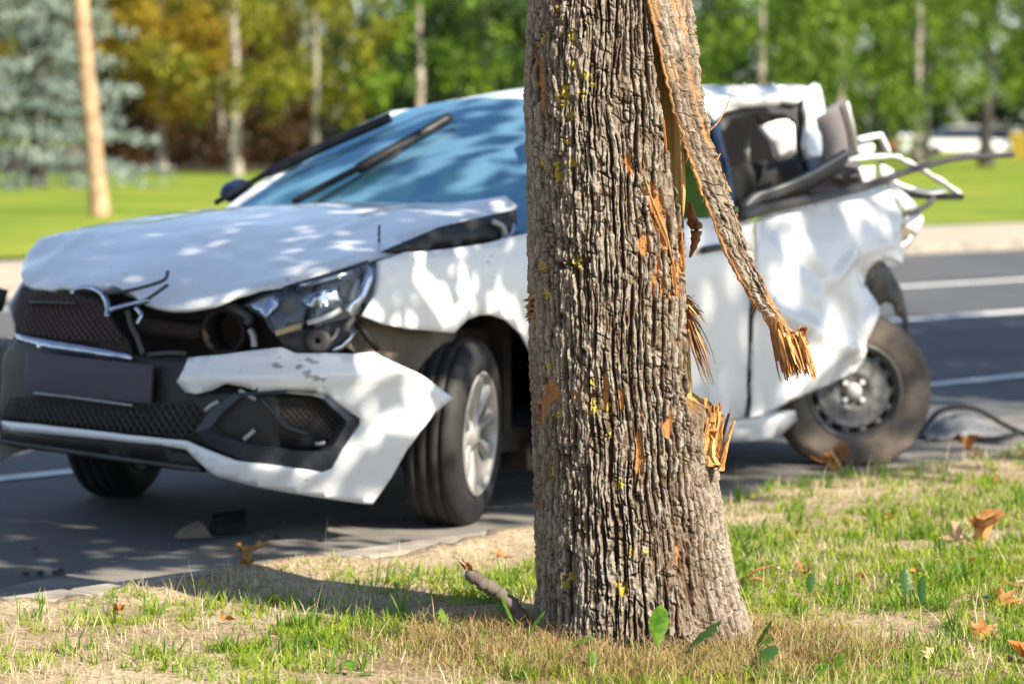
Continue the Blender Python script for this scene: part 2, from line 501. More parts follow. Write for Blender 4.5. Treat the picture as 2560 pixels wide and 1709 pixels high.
loop += [(cx + .01, cy + .06, cz + .035), (cx - .02, -.45, 1.085), (cx - .1, 0, 1.085), (cx - .08, .45, 1.06), (cx - .02, .70, 1.02), (1.2, .77, 1.005)] + [(1.45, 0.76, 1.053), (1.145, 0.76, 1.03)] + [(0.783, 0.745, 0.997)] + [(0.495, 0.7, 0.965)] + [(0.401, 0.66, 0.924)] + [(0.344, 0.63, 0.884)]
def membrane(name, loop, mat, step=.035, crown=.0, parent=None, thick=.02, nz=0, creases=()):
    L = [np.array(p, float) for p in loop]; D = []
    for i in range(len(L)):
        a, b2 = L[i], L[(i + 1) % len(L)]; k = max(1, int(np.linalg.norm((b2 - a)[:2]) / step))
        D += [a + (b2 - a) * j / k for j in range(k)]
    D = np.array(D)
    V, F = tri2d([tuple(p[:2]) for p in D], step * 3)
    V2, F2 = tri2d([tuple(p[:2]) for p in D], step)
    V, F = V2, F2
    z = np.full(len(V), D[:, 2].mean()); fix = np.zeros(len(V), bool)
    for p in D:
        i = np.argmin(np.hypot(V[:, 0] - p[0], V[:, 1] - p[1])); z[i] = p[2]; fix[i] = True
    E = set()
    for f in F:
        for a, b2 in ((0, 1), (1, 2), (2, 0)): E.add((min(f[a], f[b2]), max(f[a], f[b2])))
    E = np.array(list(E)); cnt = np.bincount(E.ravel(), minlength=len(V)); zz = z.copy(); pz = np.zeros(len(V))
    # boundary verts that were split keep neighbours' height
    for it in range(600):
        s = np.bincount(E[:, 0], z[E[:, 1]], len(V)) + np.bincount(E[:, 1], z[E[:, 0]], len(V))
        z = np.where(fix, zz, s / np.maximum(cnt, 1))
        s = np.bincount(E[:, 0], pz[E[:, 1]], len(V)) + np.bincount(E[:, 1], pz[E[:, 0]], len(V))
        pz = np.where(fix, 0, s / np.maximum(cnt, 1) + 1e-3)
    pz = np.sqrt(np.maximum(pz, 0) / pz.max())
    z = z + crown * pz + nz * pz * (fbm(V[:, 0] * 5, V[:, 1] * 5, 3, 21) - .5)
    for (a, x0, y0, ang, w, ln) in creases:
        dx = V[:, 0] - x0; dy = V[:, 1] - y0; p = dx * math.cos(ang) + dy * math.sin(ang); q = -dx * math.sin(ang) + dy * math.cos(ang)
        z = z + pz ** .5 * a * np.exp(-(q / w) ** 2 - (p / ln) ** 2)
    W = np.column_stack([V, z]); f = F[0]
    if np.cross(W[f[1]] - W[f[0]], W[f[2]] - W[f[0]])[2] < 0: F = [g[::-1] for g in F]
    return solid(mk(name, W, F, mat, parent or car), thick, -1, .006)
bonnet = membrane('bonnet', loop, m_scuff, .035, .04, nz=.012, thick=.022,
                  creases=[(.010, .42, .5, .4, .018, .35), (-.009, .5, -.2, 1.2, .025, .35), (.008, .8, -.45, .15, .02, .5)])

rod('bonnet_tear', [(0.719, -0.7, 1.035), (0.717, -0.7, 0.99), (0.721, -0.7, 0.938)], .0045, m_black, bonnet, 6)
# --- windscreen, wipers, cowl
a, bb = np.meshgrid(np.linspace(-.03, 1, 22), np.linspace(-1, 1, 30), indexing='ij')
def gridmesh(name, P, nx, ny, mat, parent=None, thick=0, flip=False):
    i = (np.arange(nx - 1)[:, None] * ny + np.arange(ny - 1)[None, :]).ravel()
    F = np.stack([i, i + 1, i + ny + 1, i + ny], 1)
    if flip: F = F[:, ::-1]
    o = mk(name, P, F, mat, parent or car)
    if thick: solid(o, thick, -1)
    return o
ws = gridmesh('windscreen', wsP(a.ravel(), bb.ravel()), 22, 30, m_wind, None, 0, True)
cowl = MB().tube([tuple(wsP(np.array([-.06]), np.array([t]), -.01)[0]) for t in np.linspace(-1.02, 1.02, 20)], .05, 8).build('cowl', m_black, car)
w1 = [(1.638, 0.933, 1.065), (1.806, 0.794, 1.187), (1.915, 0.608, 1.284)]
w1b = [(1.775, 0.778, 1.182), (1.904, 0.598, 1.287), (2.065, 0.389, 1.401)]
w2 = [(1.505, 0.404, 1.079), (1.67, 0.21, 1.211), (1.804, 0.09, 1.299)]
w2b = [(1.651, 0.205, 1.205), (1.806, 0.091, 1.306), (1.982, 0.026, 1.4)]
w2c = [(1.503, 0.266, 1.086), (1.625, 0.171, 1.178), (1.773, 0.086, 1.276)]
wp = rod('wiper', w1, .011, m_black); rod('wiper_blade', w1b, .02, m_black, wp)
wp = rod('wiper', w2, .013, m_black); rod('wiper_blade', w2b, .021, m_black, wp); rod('wiper_link', w2c, .0045, m_black, wp)

# --- roof
nx, ny = 40, 26
a, bb = np.meshgrid(np.linspace(0, 1, nx), np.linspace(-1, 1, ny), indexing='ij'); a = a.ravel(); bb = bb.ravel()
top = wsP(np.ones_like(a), bb)
x = top[:, 0] * (1 - a) + 3.64 * a; y = bb * (.60 - .02 * a)
z = (1.475 - .06 * bb ** 2 * (1 - a * .5)) + .065 * np.sin(np.clip(a * 1.9, 0, 1) * math.pi / 2) - .012 * bb ** 2 - .03 * sst(.7, 1, a) * (bb > 0)
z = z + .014 * (fbm(x * 1.6, y * 2, 2, 4) - .5) * sst(0, .4, a) + .006 * np.sin(x * 5 + y * 3) * sst(.5, .8, a)
gridmesh('roof', np.column_stack([x, y, z]), nx, ny, m_white, None, .012, True)
for s in (1, -1):
    pl = [tuple(wsP(np.array([t]), np.array([s * 1.04]), -.012)[0]) for t in np.linspace(-.12, 1.0, 14)] + [(2.34 + 1.25 * t, s * .60, 1.475 - .06 * (1 - t * .5) + .065 * math.sin(min(1, t * 1.9) * math.pi / 2) - .03 * s * (t > .8) - .03) for t in (.1, .2, .3, .45, .6, .75)]
    MB().tube(pl, .04, 8, .8).build('windscreen_pillar', m_white if s > 0 else m_white, car)

# --- left front wing
wing = [(1.15, 0.925), (1.282, 0.951), (1.38, 0.949), (1.503, 0.954), (1.713, 0.967), (1.868, 0.986), (2.051, 1.007), (2.228, 1.023), (2.244, 0.175), (2.128, 0.185), (2.044, 0.364), (1.979, 0.517), (1.935, 0.573), (1.87, 0.649), (1.785, 0.703), (1.7, 0.724), (1.638, 0.726), (1.575, 0.714), (1.534, 0.69), (1.504, 0.672), (1.403, 0.684), (1.275, 0.697), (1.15, 0.719), (1.063, 0.75), (1.087, 0.778), (1.12, 0.82), (1.137, 0.869)]
panel('front_wing', wing, m_white, 0, .03, .012, dentN(.016, 2.4, 2), None)
lin = [(1.102, 0.754), (1.253, 0.716), (1.393, 0.693), (1.544, 0.676), (1.627, 0.665), (1.626, 0.521), (1.494, 0.49), (1.343, 0.545), (1.193, 0.586), (1.064, 0.642)]
panel('wing_liner', lin, m_liner, .1, .05, .006, dentN(.05, 5, 4))
rod('bracket', [(0.481, -0.814, 0.725), (0.512, -0.82, 0.68), (0.56, -0.828, 0.634)], .012, m_black)
# black gap under the bonnet's lifted corner, with the lamp-like fitting in it
gap = [(1.216, 0.951), (1.352, 0.981), (1.548, 1.024), (1.769, 1.049), (1.943, 1.068), (2.011, 1.075), (1.975, 1.013), (1.884, 0.977), (1.581, 0.955), (1.341, 0.944)]
panel('bonnet_gutter', gap, m_black, .06, .04, .006)
rod('bonnet_hinge', [(1.209, -0.793, 1.037), (1.254, -0.803, 1.016), (1.253, -0.814, 0.985)], .012, m_silver)
rod('bonnet_hinge', [(1.321, -0.8, 1.022), (1.285, -0.813, 0.988), (1.23, -0.816, 0.975)], .008, m_chrome)

# --- front bumper: white skin with the torn corner, black centre, lip
bum = [(0.453, 0.617), (0.505, 0.624), (0.582, 0.631), (0.674, 0.644), (0.774, 0.655)]
bum += [(0.782, 0.655), (0.825, 0.636), (0.955, 0.633), (1.018, 0.629), (1.081, 0.633), (1.206, 0.557), (1.37, 0.468), (1.278, 0.427), (1.224, 0.368), (1.185, 0.307), (1.157, 0.218), (1.132, 0.161), (1.116, 0.129), (1.076, 0.134), (0.905, 0.163), (0.693, 0.2), (0.561, 0.231)]
bum += [(0.534, 0.247), (0.498, 0.276), (0.45, 0.32), (0.355, 0.331), (0.126, 0.336), (-0.128, 0.338), (-0.41, 0.335), (-0.421, 0.363), (-0.214, 0.366), (0.047, 0.362), (0.285, 0.355), (0.452, 0.348), (0.552, 0.313), (0.624, 0.288)]
bum += [(0.772, 0.271), (0.826, 0.262), (0.923, 0.245), (0.958, 0.257), (0.984, 0.319), (1.04, 0.398), (1.04, 0.418), (0.926, 0.501), (0.887, 0.512), (0.792, 0.52), (0.699, 0.514)]
bum += [(0.699, 0.517), (0.646, 0.532), (0.598, 0.539), (0.549, 0.516), (0.493, 0.502), (0.454, 0.508), (0.433, 0.542), (0.449, 0.582)]
bumper = panel('front_bumper', bum, m_scuff2, 0, .025, .01,
               lambda t, z: .02 * (fbm(t * 4, z * 4, 3, 12) - .5) + .03 * (fbm(t * 22, z * 22, 2, 14) - .5) * sst(.66, .45, t) * sst(.45, .52, z) + .11 * sst(.95, 1.3, t) + .02 * np.exp(-((z - .56) / .03) ** 2), None)
cenp = [(-0.476, 0.585), (-0.439, 0.636), (-0.398, 0.662), (0.201, 0.617), (0.303, 0.612), (0.442, 0.62), (0.473, 0.592), (0.491, 0.501), (0.576, 0.52), (0.708, 0.51), (0.774, 0.504), (0.774, 0.261), (0.616, 0.282), (0.539, 0.307), (0.434, 0.342), (0.259, 0.348), (0.015, 0.354), (-0.254, 0.359), (-0.485, 0.354)]
panel('bumper_centre', cenp, m_black, .03, .04, .01, None, bumper)
val = [(-0.579, 0.33), (-0.198, 0.34), (0.067, 0.338), (0.31, 0.334), (0.428, 0.321), (0.483, 0.239), (0.298, 0.246), (0.054, 0.258), (-0.211, 0.267), (-0.635, 0.263)]
panel('lower_valance', val, m_black, .06, .05, .01, None, bumper)
rod('valance_lip', [(0.146, 0.536, 0.278), (0.07, 0.193, 0.28), (0.067, -0.066, 0.271), (0.082, -0.3, 0.261), (0.115, -0.446, 0.251)], .008, m_trim, bumper)
bo = [(0.7, 0.515), (0.792, 0.52), (0.885, 0.512), (0.924, 0.502), (1.037, 0.418), (1.038, 0.398), (0.982, 0.32), (0.956, 0.257), (0.922, 0.246), (0.825, 0.263), (0.647, 0.292), (0.545, 0.333), (0.488, 0.381), (0.548, 0.457), (0.625, 0.508)]
bi = [(0.706, 0.505), (0.792, 0.508), (0.879, 0.499), (0.911, 0.488), (0.993, 0.414), (0.99, 0.399), (0.947, 0.332), (0.92, 0.318), (0.887, 0.316), (0.823, 0.321), (0.667, 0.346), (0.573, 0.371), (0.548, 0.396), (0.587, 0.446), (0.644, 0.496)]
bo = np.array(bo); bi = np.array(bi)
Vb = np.concatenate([shellP(bo[:, 0], bo[:, 1], -.004), shellP(bi[:, 0], bi[:, 1], -.012), shellP(bi[:, 0], bi[:, 1], .045)])
n = len(bo); Fb = [(k * n + i, k * n + (i + 1) % n, (k + 1) * n + (i + 1) % n, (k + 1) * n + i) for k in (0, 1) for i in range(n)]
m_bez = simple('bezel_plastic', (.035, .042, .055), (.025, .03, .04), 9, .4)
mk('fog_lamp_bezel', Vb, Fb, m_bez, bumper, False)
panel('fog_lamp_insert', [tuple(p) for p in bi], m_black, .04, .05, .006, None, bumper)
def mesh_bars(name, poly, inset, pitch, r, mat, parent, slope=1.0):
    """diagonal lattice clipped to an outline on the shell"""
    A = np.array(poly); mb = MB()
    t0, t1 = A[:, 0].min(), A[:, 0].max(); z0, z1 = A[:, 1].min(), A[:, 1].max()
    for sgn in (1, -1):
        for c in np.arange(-(z1 - z0) / slope, (t1 - t0) + (z1 - z0) / slope, pitch):
            zz = np.linspace(z0, z1, 60); tt = t0 + c + sgn * (zz - (z0 if sgn > 0 else z0)) / slope
            ok = inpoly(tt, zz, poly); i = 0
            while i < 60:
                if ok[i]:
                    j = i
                    while j + 1 < 60 and ok[j + 1]: j += 1
                    if j - i > 1: mb.tube([tuple(p) for p in shellP(tt[[i, (i + j) // 2, j]], zz[[i, (i + j) // 2, j]], inset)], r, 4, caps=False)
                    i = j + 1
                else: i += 1
    return mb.build(name, mat, parent, False)
m_gmesh = simple('dusty_mesh', (.10, .06, .045), (.06, .035, .03), 9, .6)
m_mesh = simple('grille_mesh', (.05, .042, .04), (.035, .03, .03), 9, .4)
fg = [(0.716, 0.498), (0.89, 0.491), (0.924, 0.48), (1.006, 0.411), (0.963, 0.35), (0.808, 0.374), (0.716, 0.425)]
tag(mesh_bars('fog_lamp_mesh', fg, .034, .022, .0025, m_mesh, bumper), kind='stuff')
lg = [(-0.384, 0.445), (-0.237, 0.463), (0.226, 0.447), (0.316, 0.457), (0.47, 0.478), (0.548, 0.373), (0.441, 0.356), (0.269, 0.363), (0.028, 0.37), (-0.238, 0.374), (-0.436, 0.377)]
tag(mesh_bars('lower_grille', lg, .018, .03, .0035, m_mesh, bumper, 1.3), kind='stuff')
for P in ([(0.159, -0.678, 0.487), (0.186, -0.71, 0.44), (0.212, -0.736, 0.4), (0.268, -0.776, 0.376)], ): rod('bent_strip', P, .007, m_bez, bumper)
for P in ([(0.072, -0.513, 0.449), (0.08, -0.533, 0.467), (0.09, -0.555, 0.479)], [(0.123, -0.615, 0.517), (0.137, -0.638, 0.503), (0.151, -0.659, 0.488)], [(0.131, -0.626, 0.359), (0.139, -0.642, 0.373), (0.148, -0.657, 0.39)], [(0.308, -0.774, 0.34), (0.322, -0.782, 0.339), (0.337, -0.79, 0.342)]):
    rod('broken_clip', P, .008, m_silver, bumper)
rod('tear_line', [(0.145, -0.667, 0.518), (0.16, -0.685, 0.543), (0.17, -0.693, 0.564)], .0035, m_black, bumper)
np_ = [(-0.269, 0.609), (0.327, 0.591), (0.326, 0.466), (-0.262, 0.474)]
panel('number_plate', np_, m_plate, -.012, .06, .012, None, bumper, True, .003)
rod('plate_edge', [(-0.005, 0.205, 0.473), (-0.009, 0.02, 0.469), (-0.002, -0.255, 0.457)], .004, m_silver, bumper)

# --- upper grille, broken badge ring, chrome bar
ug = [(-0.511, 0.717), (-0.531, 0.813), (-0.254, 0.828), (-0.13, 0.808), (0.009, 0.783), (0.085, 0.705), (0.158, 0.655), (0.188, 0.607), (-0.109, 0.626), (-0.414, 0.643)]
grille = panel('grille', ug, m_cav, .05, .05, .006)
tag(mesh_bars('grille_mesh', [(-0.457, 0.713), (-0.481, 0.797), (-0.23, 0.814), (-0.121, 0.797), (0.017, 0.773), (0.088, 0.699), (0.153, 0.65), (-0.103, 0.651), (-0.391, 0.662)], .04, .03, .003, m_gmesh, grille, .7), kind='stuff')
for P in ([(0.119, 0.351, 0.765), (0.108, 0.225, 0.77), (0.103, 0.108, 0.771)],):
    rod('slat', P, .006, m_mesh, grille)
cb = [(-0.352, 0.664), (-0.243, 0.655), (-0.12, 0.648), (0.062, 0.636), (0.227, 0.62), (0.234, 0.604), (0.118, 0.604), (-0.14, 0.614), (-0.33, 0.639)]
panel('chrome_bar', cb, m_chrome, -.01, .04, .018, None, grille)
rod('badge_ring', [(0.094, 0.123, 0.804), (0.101, 0.113, 0.816), (0.105, 0.075, 0.825), (0.103, 0.022, 0.822), (0.092, -0.031, 0.804), (0.072, -0.072, 0.77), (0.056, -0.084, 0.736)], .0095, m_chrome, grille)
rod('badge_arm', [(0.086, -0.037, 0.81), (0.094, -0.13, 0.821), (0.113, -0.235, 0.845), (0.134, -0.276, 0.864), (0.157, -0.266, 0.888)], .006, m_rubber, grille)
rod('badge_arm', [(0.084, -0.235, 0.796), (0.099, -0.265, 0.817), (0.12, -0.303, 0.847)], .006, m_rubber, grille)
rod('badge_arm', [(0.061, -0.096, 0.759), (0.073, -0.167, 0.777), (0.084, -0.222, 0.79), (0.09, -0.245, 0.796)], .009, m_chrome, grille)
rod('torn_trim', [(0.062, -0.174, 0.757), (0.048, -0.204, 0.712), (0.039, -0.241, 0.673), (0.03, -0.275, 0.622)], .009, m_trim, grille)
rod('torn_trim', [(0.071, -0.202, 0.769), (0.061, -0.237, 0.748), (0.052, -0.229, 0.719)], .007, m_chrome, grille)
rod('torn_trim', [(0.064, -0.435, 0.631), (0.049, -0.369, 0.63), (0.036, -0.292, 0.622)], .007, m_trim, grille)

# --- engine bay behind the gap
bay = MB()
bay.box((.36, -.1, .52), (.05, 1.3, .5)); bay.box((.85, 0, .45), (1.0, 1.36, .42)); bay.box((.6, .1, .72), (.4, .9, .14))
bay.box((1.35, 0, .62), (.04, 1.5, .66)); bay.build('engine_bay', m_cav, car, False)
dc = [(0.23, -0.454, 0.694)][0]
mb = MB(); mt = Matrix.Translation(dc) @ Matrix.Rotation(R(-90 + 20), 4, 'Z')
mb.lathe([(-.02, .066), (-.026, .072), (-.015, .079), (.06, .076), (.1, .06), (.02, .062)], 28, True, mt); mb.build('intake_duct', m_cav, car)
rod('duct_strap', [(0.234, -0.561, 0.705), (0.236, -0.574, 0.682), (0.232, -0.582, 0.648)], .012, m_silver)
rod('front_hose', [(0.224, -0.435, 0.794), (0.231, -0.508, 0.767), (0.239, -0.556, 0.739), (0.231, -0.547, 0.722)], .017, m_rubber)
mb = MB(); mb.tube([tuple(p) for p in [(0.205, -0.083, 0.699), (0.209, -0.229, 0.693), (0.225, -0.361, 0.686)]], .03, 8); mb.build('crash_beam', m_cav, car)

# --- headlamps
def headlamp(mir):
    s = -1 if mir else 1
    q = lambda L: [(s * t, z) for t, z in L]
    root = panel('headlamp', q(HL0), m_gloss, .05, .04, .01)
    panel('reflector', q([(0.666, 0.786), (0.703, 0.805), (0.755, 0.82), (0.77, 0.811), (0.776, 0.787), (0.747, 0.763), (0.723, 0.746)]), m_chrome, .03, .025, .004, dentN(.03, 30, 2), root)
    panel('reflector', q([(0.853, 0.799), (0.882, 0.82), (0.925, 0.835), (0.996, 0.843), (0.998, 0.809), (1.028, 0.802), (0.991, 0.791), (0.886, 0.774)]), m_chrome, .03, .025, .004, dentN(.03, 26, 5), root)
    panel('lamp_surround', q([(0.773, 0.775), (0.799, 0.805), (0.835, 0.817), (0.839, 0.774), (0.818, 0.759), (0.783, 0.762)]), m_liner, .035, .03, .004, None, root)
    panel('lamp_surround', q([(1.006, 0.846), (1.064, 0.866), (1.049, 0.829), (1.036, 0.808), (1.005, 0.812)]), m_liner, .035, .03, .004, None, root)
    strip('light_guide', q([(0.852, 0.85), (0.92, 0.865), (1.043, 0.892)]), .014, m_chrome, .01, root)
    strip('light_guide', q([(0.871, 0.731), (0.911, 0.741), (0.958, 0.756), (0.99, 0.773)]), .016, m_bag, .012, root)
    strip('turn_signal', q([(0.76, 0.698), (0.799, 0.711), (0.848, 0.724)]), .017, m_amber, .012, root)
    strip('side_reflector', q([(1.127, 0.902), (1.111, 0.866), (1.085, 0.832), (1.059, 0.796), (1.021, 0.76)]), .035, m_chrome, .014, root)
    strip('side_reflector', q([(1.066, 0.867), (1.051, 0.836), (1.033, 0.797)]), .02, m_silver, .018, root)
    panel('lens', q(HL0), m_lens, -.004, .04, 0, None, root)
    return root
HL0 = [(0.643, 0.788), (0.688, 0.812), (0.748, 0.834), (0.857, 0.861), (1.038, 0.903), (1.145, 0.928), (1.139, 0.89), (1.125, 0.85), (1.102, 0.817), (1.074, 0.781), (1.04, 0.754), (0.907, 0.724), (0.766, 0.688), (0.74, 0.713), (0.721, 0.746)]
headlamp(False)
fl = [(.70, .66), (1.0, .71), (1.04, .78), (.9, .80), (.72, .75)]
fo = panel('headlamp', [(-t, z) for t, z in fl], m_liner, .03, .04, .01)
panel('lens', [(-t, z) for t, z in fl], m_lens, -.004, .04, 0, None, fo)
lowl = [(0.768, 0.685), (0.926, 0.719), (1.075, 0.749), (1.087, 0.703), (1.05, 0.658), (0.987, 0.63), (0.838, 0.634), (0.796, 0.654)]
panel('lamp_bracket', lowl, m_trim, .06, .04, .008, dentN(.03, 12, 8))
strip('lamp_bracket_edge', [(1.054, 0.705), (1.032, 0.672), (1.002, 0.651), (0.965, 0.636)], .016, m_chrome, .03)
strip('lamp_bracket_edge', [(0.988, 0.711), (0.977, 0.686), (0.951, 0.665)], .012, m_silver, .03)
mb = MB(); lc = [(0.327, -0.774, 0.672)][0]
mb.lathe([(-.01, .01), (-.02, .03), (-.01, .042), (.02, .04)], 20, False, Matrix.Translation(lc) @ Matrix.Rotation(R(-60), 4, 'Z')); mb.build('fog_lamp', m_trim, car)

# other side of the nose and body, undamaged outline
mir = lambda L: [(-t, z) for t, z in L]
rb = [(.55, .2), (.85, .17), (1.2, .2), (1.26, .36), (1.22, .5), (1.1, .6), (.85, .63), (.8, .5), (.74, .38)]
panel('front_bumper_corner', mir(rb), m_white, 0, .04, .01)
rw = [(1.2, .5), (1.26, .36), (1.3, .33), (1.34, .62), (1.55, .69), (1.8, .64), (1.93, .35), (1.95, .25), (2.3, .22), (2.3, .93), (1.5, .92), (1.22, .84), (1.1, .72)]
panel('front_wing', mir(rw), m_white, 0, .05, .012)
panel('far_doors', mir([(2.3, .22), (3.9, .22), (4.1, .7), (4.3, .9), (4.25, .95), (2.3, .95)]), m_white, .003, .08, .03)
panel('far_pillar', mir([(3.3, .94), (3.42, .94), (3.42, 1.4), (3.36, 1.4)]), m_black, .003, .08, .03)

# --- doors, sill
fd = [(2.149, 1.021), (2.89, 1.02), (3.047, 1.02), (3.376, 1.002), (3.335, 0.931), (3.292, 0.626), (3.294, 0.38), (3.315, 0.25), (3.09, 0.252), (2.618, 0.259), (2.136, 0.25)]
front_door = panel('front_door', fd, m_white, 0, .04, .02, lambda t, z: .012 * (fbm(t * 4, z * 2, 2, 31) - .5) + .004 * np.sin(t * 22) * np.exp(-((z - .55) / .3) ** 2), None, True, .004)
hb = [(2.328, -0.904, 0.904), (2.423, -0.902, 0.912), (2.531, -0.902, 0.913)]
MB().tube(hb, .014, 8, 1).build('handle', m_gloss, front_door)
sg = [(2.515, 1.388), (2.831, 1.411), (3.384, 1.434), (3.427, 1.428), (3.424, 1.394), (3.476, 1.406), (3.421, 1.344), (3.395, 1.267), (3.38, 1.19), (3.31, 1.053), (3.282, 0.99), (2.162, 0.995)]
panel('side_window', sg, m_side, .02, .06, 0, None, front_door)
bp = [(3.415, 1.422), (3.417, 1.394), (3.468, 1.406), (3.413, 1.344), (3.387, 1.267), (3.372, 1.19), (3.303, 1.053), (3.275, 0.99), (3.161, 0.993), (3.291, 1.237)]
m_bpil = simple('pillar_black', (.012, .03, .075), (.01, .022, .055), 5, .25)
panel('door_pillar', bp, m_bpil, .012, .05, .008, None, front_door)
rd = [(3.376, 0.997), (3.513, 1.034), (3.712, 1.056), (3.903, 1.076), (4.163, 1.101), (4.449, 1.124), (4.479, 1.105), (4.456, 1.063), (4.477, 1.017), (4.462, 0.978), (4.417, 0.939), (4.393, 0.884), (4.404, 0.835), (4.38, 0.803), (4.326, 0.824), (4.277, 0.834), (4.222, 0.821), (4.154, 0.777), (4.136, 0.72), (4.156, 0.638), (4.132, 0.593), (4.121, 0.506), (4.089, 0.428), (4.017, 0.383), (3.861, 0.347), (3.681, 0.313), (3.521, 0.278), (3.417, 0.254), (3.333, 0.249), (3.31, 0.379), (3.309, 0.625), (3.338, 0.9)]
bx = np.array(rd).mean(0)
def rdent(t, z):
    d = .05 * np.exp(-((t - bx[0]) / .45) ** 2 - ((z - .62) / .3) ** 2)
    d = d + .022 * (fbm(t * 3.2 + 2, z * 3.2, 2, 77) - .5) - .04 * np.exp(-((t - bx[0] - .15) / .12) ** 2 - ((z - .78) / .1) ** 2)
    d = d + .03 * np.exp(-(((t - bx[0]) * .35 + (z - .46)) / .04) ** 2)
    d = d - .02 * np.clip(1 - np.abs((t - 3.75) * .9 + (z - .75)) / .09, 0, 1) + .018 * np.clip(1 - np.abs((t - 4.1) * .5 - (z - .58)) / .07, 0, 1)
    d = d - .012 * np.exp(-(((t - 4.45) * .8 - (z - .7)) / .02) ** 2)
    for (a_, t0, z0, an, w, ln) in ((.020, 3.9, .80, .5, .035, .22), (-.022, 4.15, .72, -.9, .03, .2), (.018, 4.35, .60, .9, .03, .18), (-.018, 3.75, .55, 1.3, .04, .25), (.022, 4.5, .82, -.4, .03, .2), (-.02, 4.05, .42, .35, .03, .25), (.015, 4.25, .88, .2, .02, .3)):
        p_ = (t - t0) * math.cos(an) + (z - z0) * math.sin(an); q_ = -(t - t0) * math.sin(an) + (z - z0) * math.cos(an)
        d = d + a_ * np.clip(1 - np.abs(q_) / w, 0, 1) * np.clip(1 - (p_ / ln) ** 2, 0, 1)
    return d - .05 * sst(4.5, 4.8, t)
rear_door = panel('rear_door', rd, m_white, -.01, .02, .014, rdent)
rod('crease', [(3.575, -0.918, 0.82), (3.495, -0.92, 0.783), (3.464, -0.92, 0.724)], .006, m_liner, rear_door)
sl = [(2.178, 0.244), (2.663, 0.254), (3.165, 0.251), (3.467, 0.245), (3.732, 0.241), (3.765, 0.201), (3.676, 0.151), (3.635, 0.131), (3.207, 0.157), (2.702, 0.163), (2.214, 0.153)]
panel('sill', sl, m_white, .03, .05, .03, dentN(.03, 6, 3))
gp = [(2.686, -0.882, 0.442), (2.702, -0.878, 0.371), (2.711, -0.87, 0.306), (2.709, -0.853, 0.254)]
rod('door_gap', gp, [.004 + .008 * (i / 18) ** 2 for i in range(19)], m_trim, rear_door)
MB().box((2.3, 0, .26), (3.4, 1.45, .08)).box((2.3, -.7, .2), (1.7, .12, .1)).box((3.7, 0, .35), (.5, 1.2, .2)).build('floor_pan', m_cav, car, False)
MB().box((3.0, .1, .56), (1.7, 1.2, .3)).build('cabin_floor', m_cav, car, False)

# --- roof rail, rear pillar, torn cabin
rr = [(2.477, 1.478), (2.897, 1.497), (3.286, 1.511), (3.452, 1.522), (3.841, 1.533), (4.16, 1.537), (4.236, 1.531), (4.156, 1.489), (4.071, 1.467), (3.935, 1.476), (3.737, 1.46), (3.497, 1.43), (3.44, 1.409), (3.391, 1.392), (3.39, 1.425), (3.338, 1.434), (2.91, 1.416), (2.391, 1.388)]
panel('roof_rail', rr, m_white, -.004, .035, .03, dentN(.02, 2.5, 9))
cpl = [(4.241, 1.535), (4.306, 1.549), (4.329, 1.539), (4.205, 1.422), (4.108, 1.396), (4.082, 1.357), (4.094, 1.336), (4.056, 1.274), (4.023, 1.247), (3.939, 1.248), (3.951, 1.297), (4.099, 1.456), (4.175, 1.499)]
panel('rear_pillar', cpl, m_white, -.01, .03, .03, dentN(.03, 8, 3))
lnb = [(3.496, 1.375), (3.569, 1.423), (3.813, 1.459), (4.025, 1.474), (4.162, 1.465), (4.242, 1.487), (4.008, 1.231), (3.955, 1.231), (4.067, 1.392), (3.999, 1.418), (3.78, 1.42), (3.604, 1.397), (3.505, 1.344)]
panel('roof_lining', lnb, m_trim, .06, .04, .01)
flat('side_airbag', [(3.963, -0.1, 1.367), (4.008, -0.1, 1.384), (4.053, -0.1, 1.395), (4.131, -0.1, 1.399), (4.216, -0.1, 1.367), (4.246, -0.1, 1.342), (4.244, -0.1, 1.299), (4.224, -0.1, 1.257), (4.152, -0.1, 1.223), (4.087, -0.1, 1.222), (4.022, -0.1, 1.293)], m_bag, .03, .05, .06)
flat('headlining', [(4.063, 0, 1.417), (4.239, 0, 1.421), (4.399, 0, 1.4), (4.403, 0, 1.342), (4.286, -0, 1.396), (4.207, 0, 1.392), (4.116, 0, 1.363)], m_cabshade, .01)
flat('front_seat', [(3.221, -0.42, 1.191), (3.265, -0.42, 1.214), (3.349, -0.42, 1.221), (3.379, -0.42, 1.209), (3.398, -0.42, 1.172), (3.41, -0.42, 1.122), (3.399, -0.42, 1.035), (3.291, -0.42, 1.037), (3.248, -0.42, 1.124)], m_seat, .12, .05, .03)
flat('front_seat', [(3.56, -0.3, 1.21), (3.622, -0.3, 1.216), (3.672, -0.3, 1.206), (3.691, -0.3, 1.158), (3.679, -0.3, 1.083), (3.58, -0.3, 1.077)], m_seat, .1, .05, .02)
rod('headrest_post', [(3.387, -0.4, 1.309), (3.388, -0.4, 1.219)], .012, m_silver, None, 8, 1, False)
rod('belt_guide', [(3.586, -0.34, 1.214), (3.611, -0.34, 1.213)], .012, m_silver, None, 8, 1, False)
flat('rear_seat', [(3.603, -0.35, 1.084), (3.652, -0.35, 1.159), (3.701, -0.35, 1.22), (3.777, -0.35, 1.224), (3.84, -0.35, 1.243), (3.892, -0.35, 1.211), (3.957, -0.35, 1.158), (3.945, -0.35, 1.079)], m_trim, .08, .05, .01)
rod('belt', [(3.618, -0.5, 1.255), (3.656, -0.5, 1.217), (3.713, -0.5, 1.164)], .011, m_trim, None, 6, 1, False)
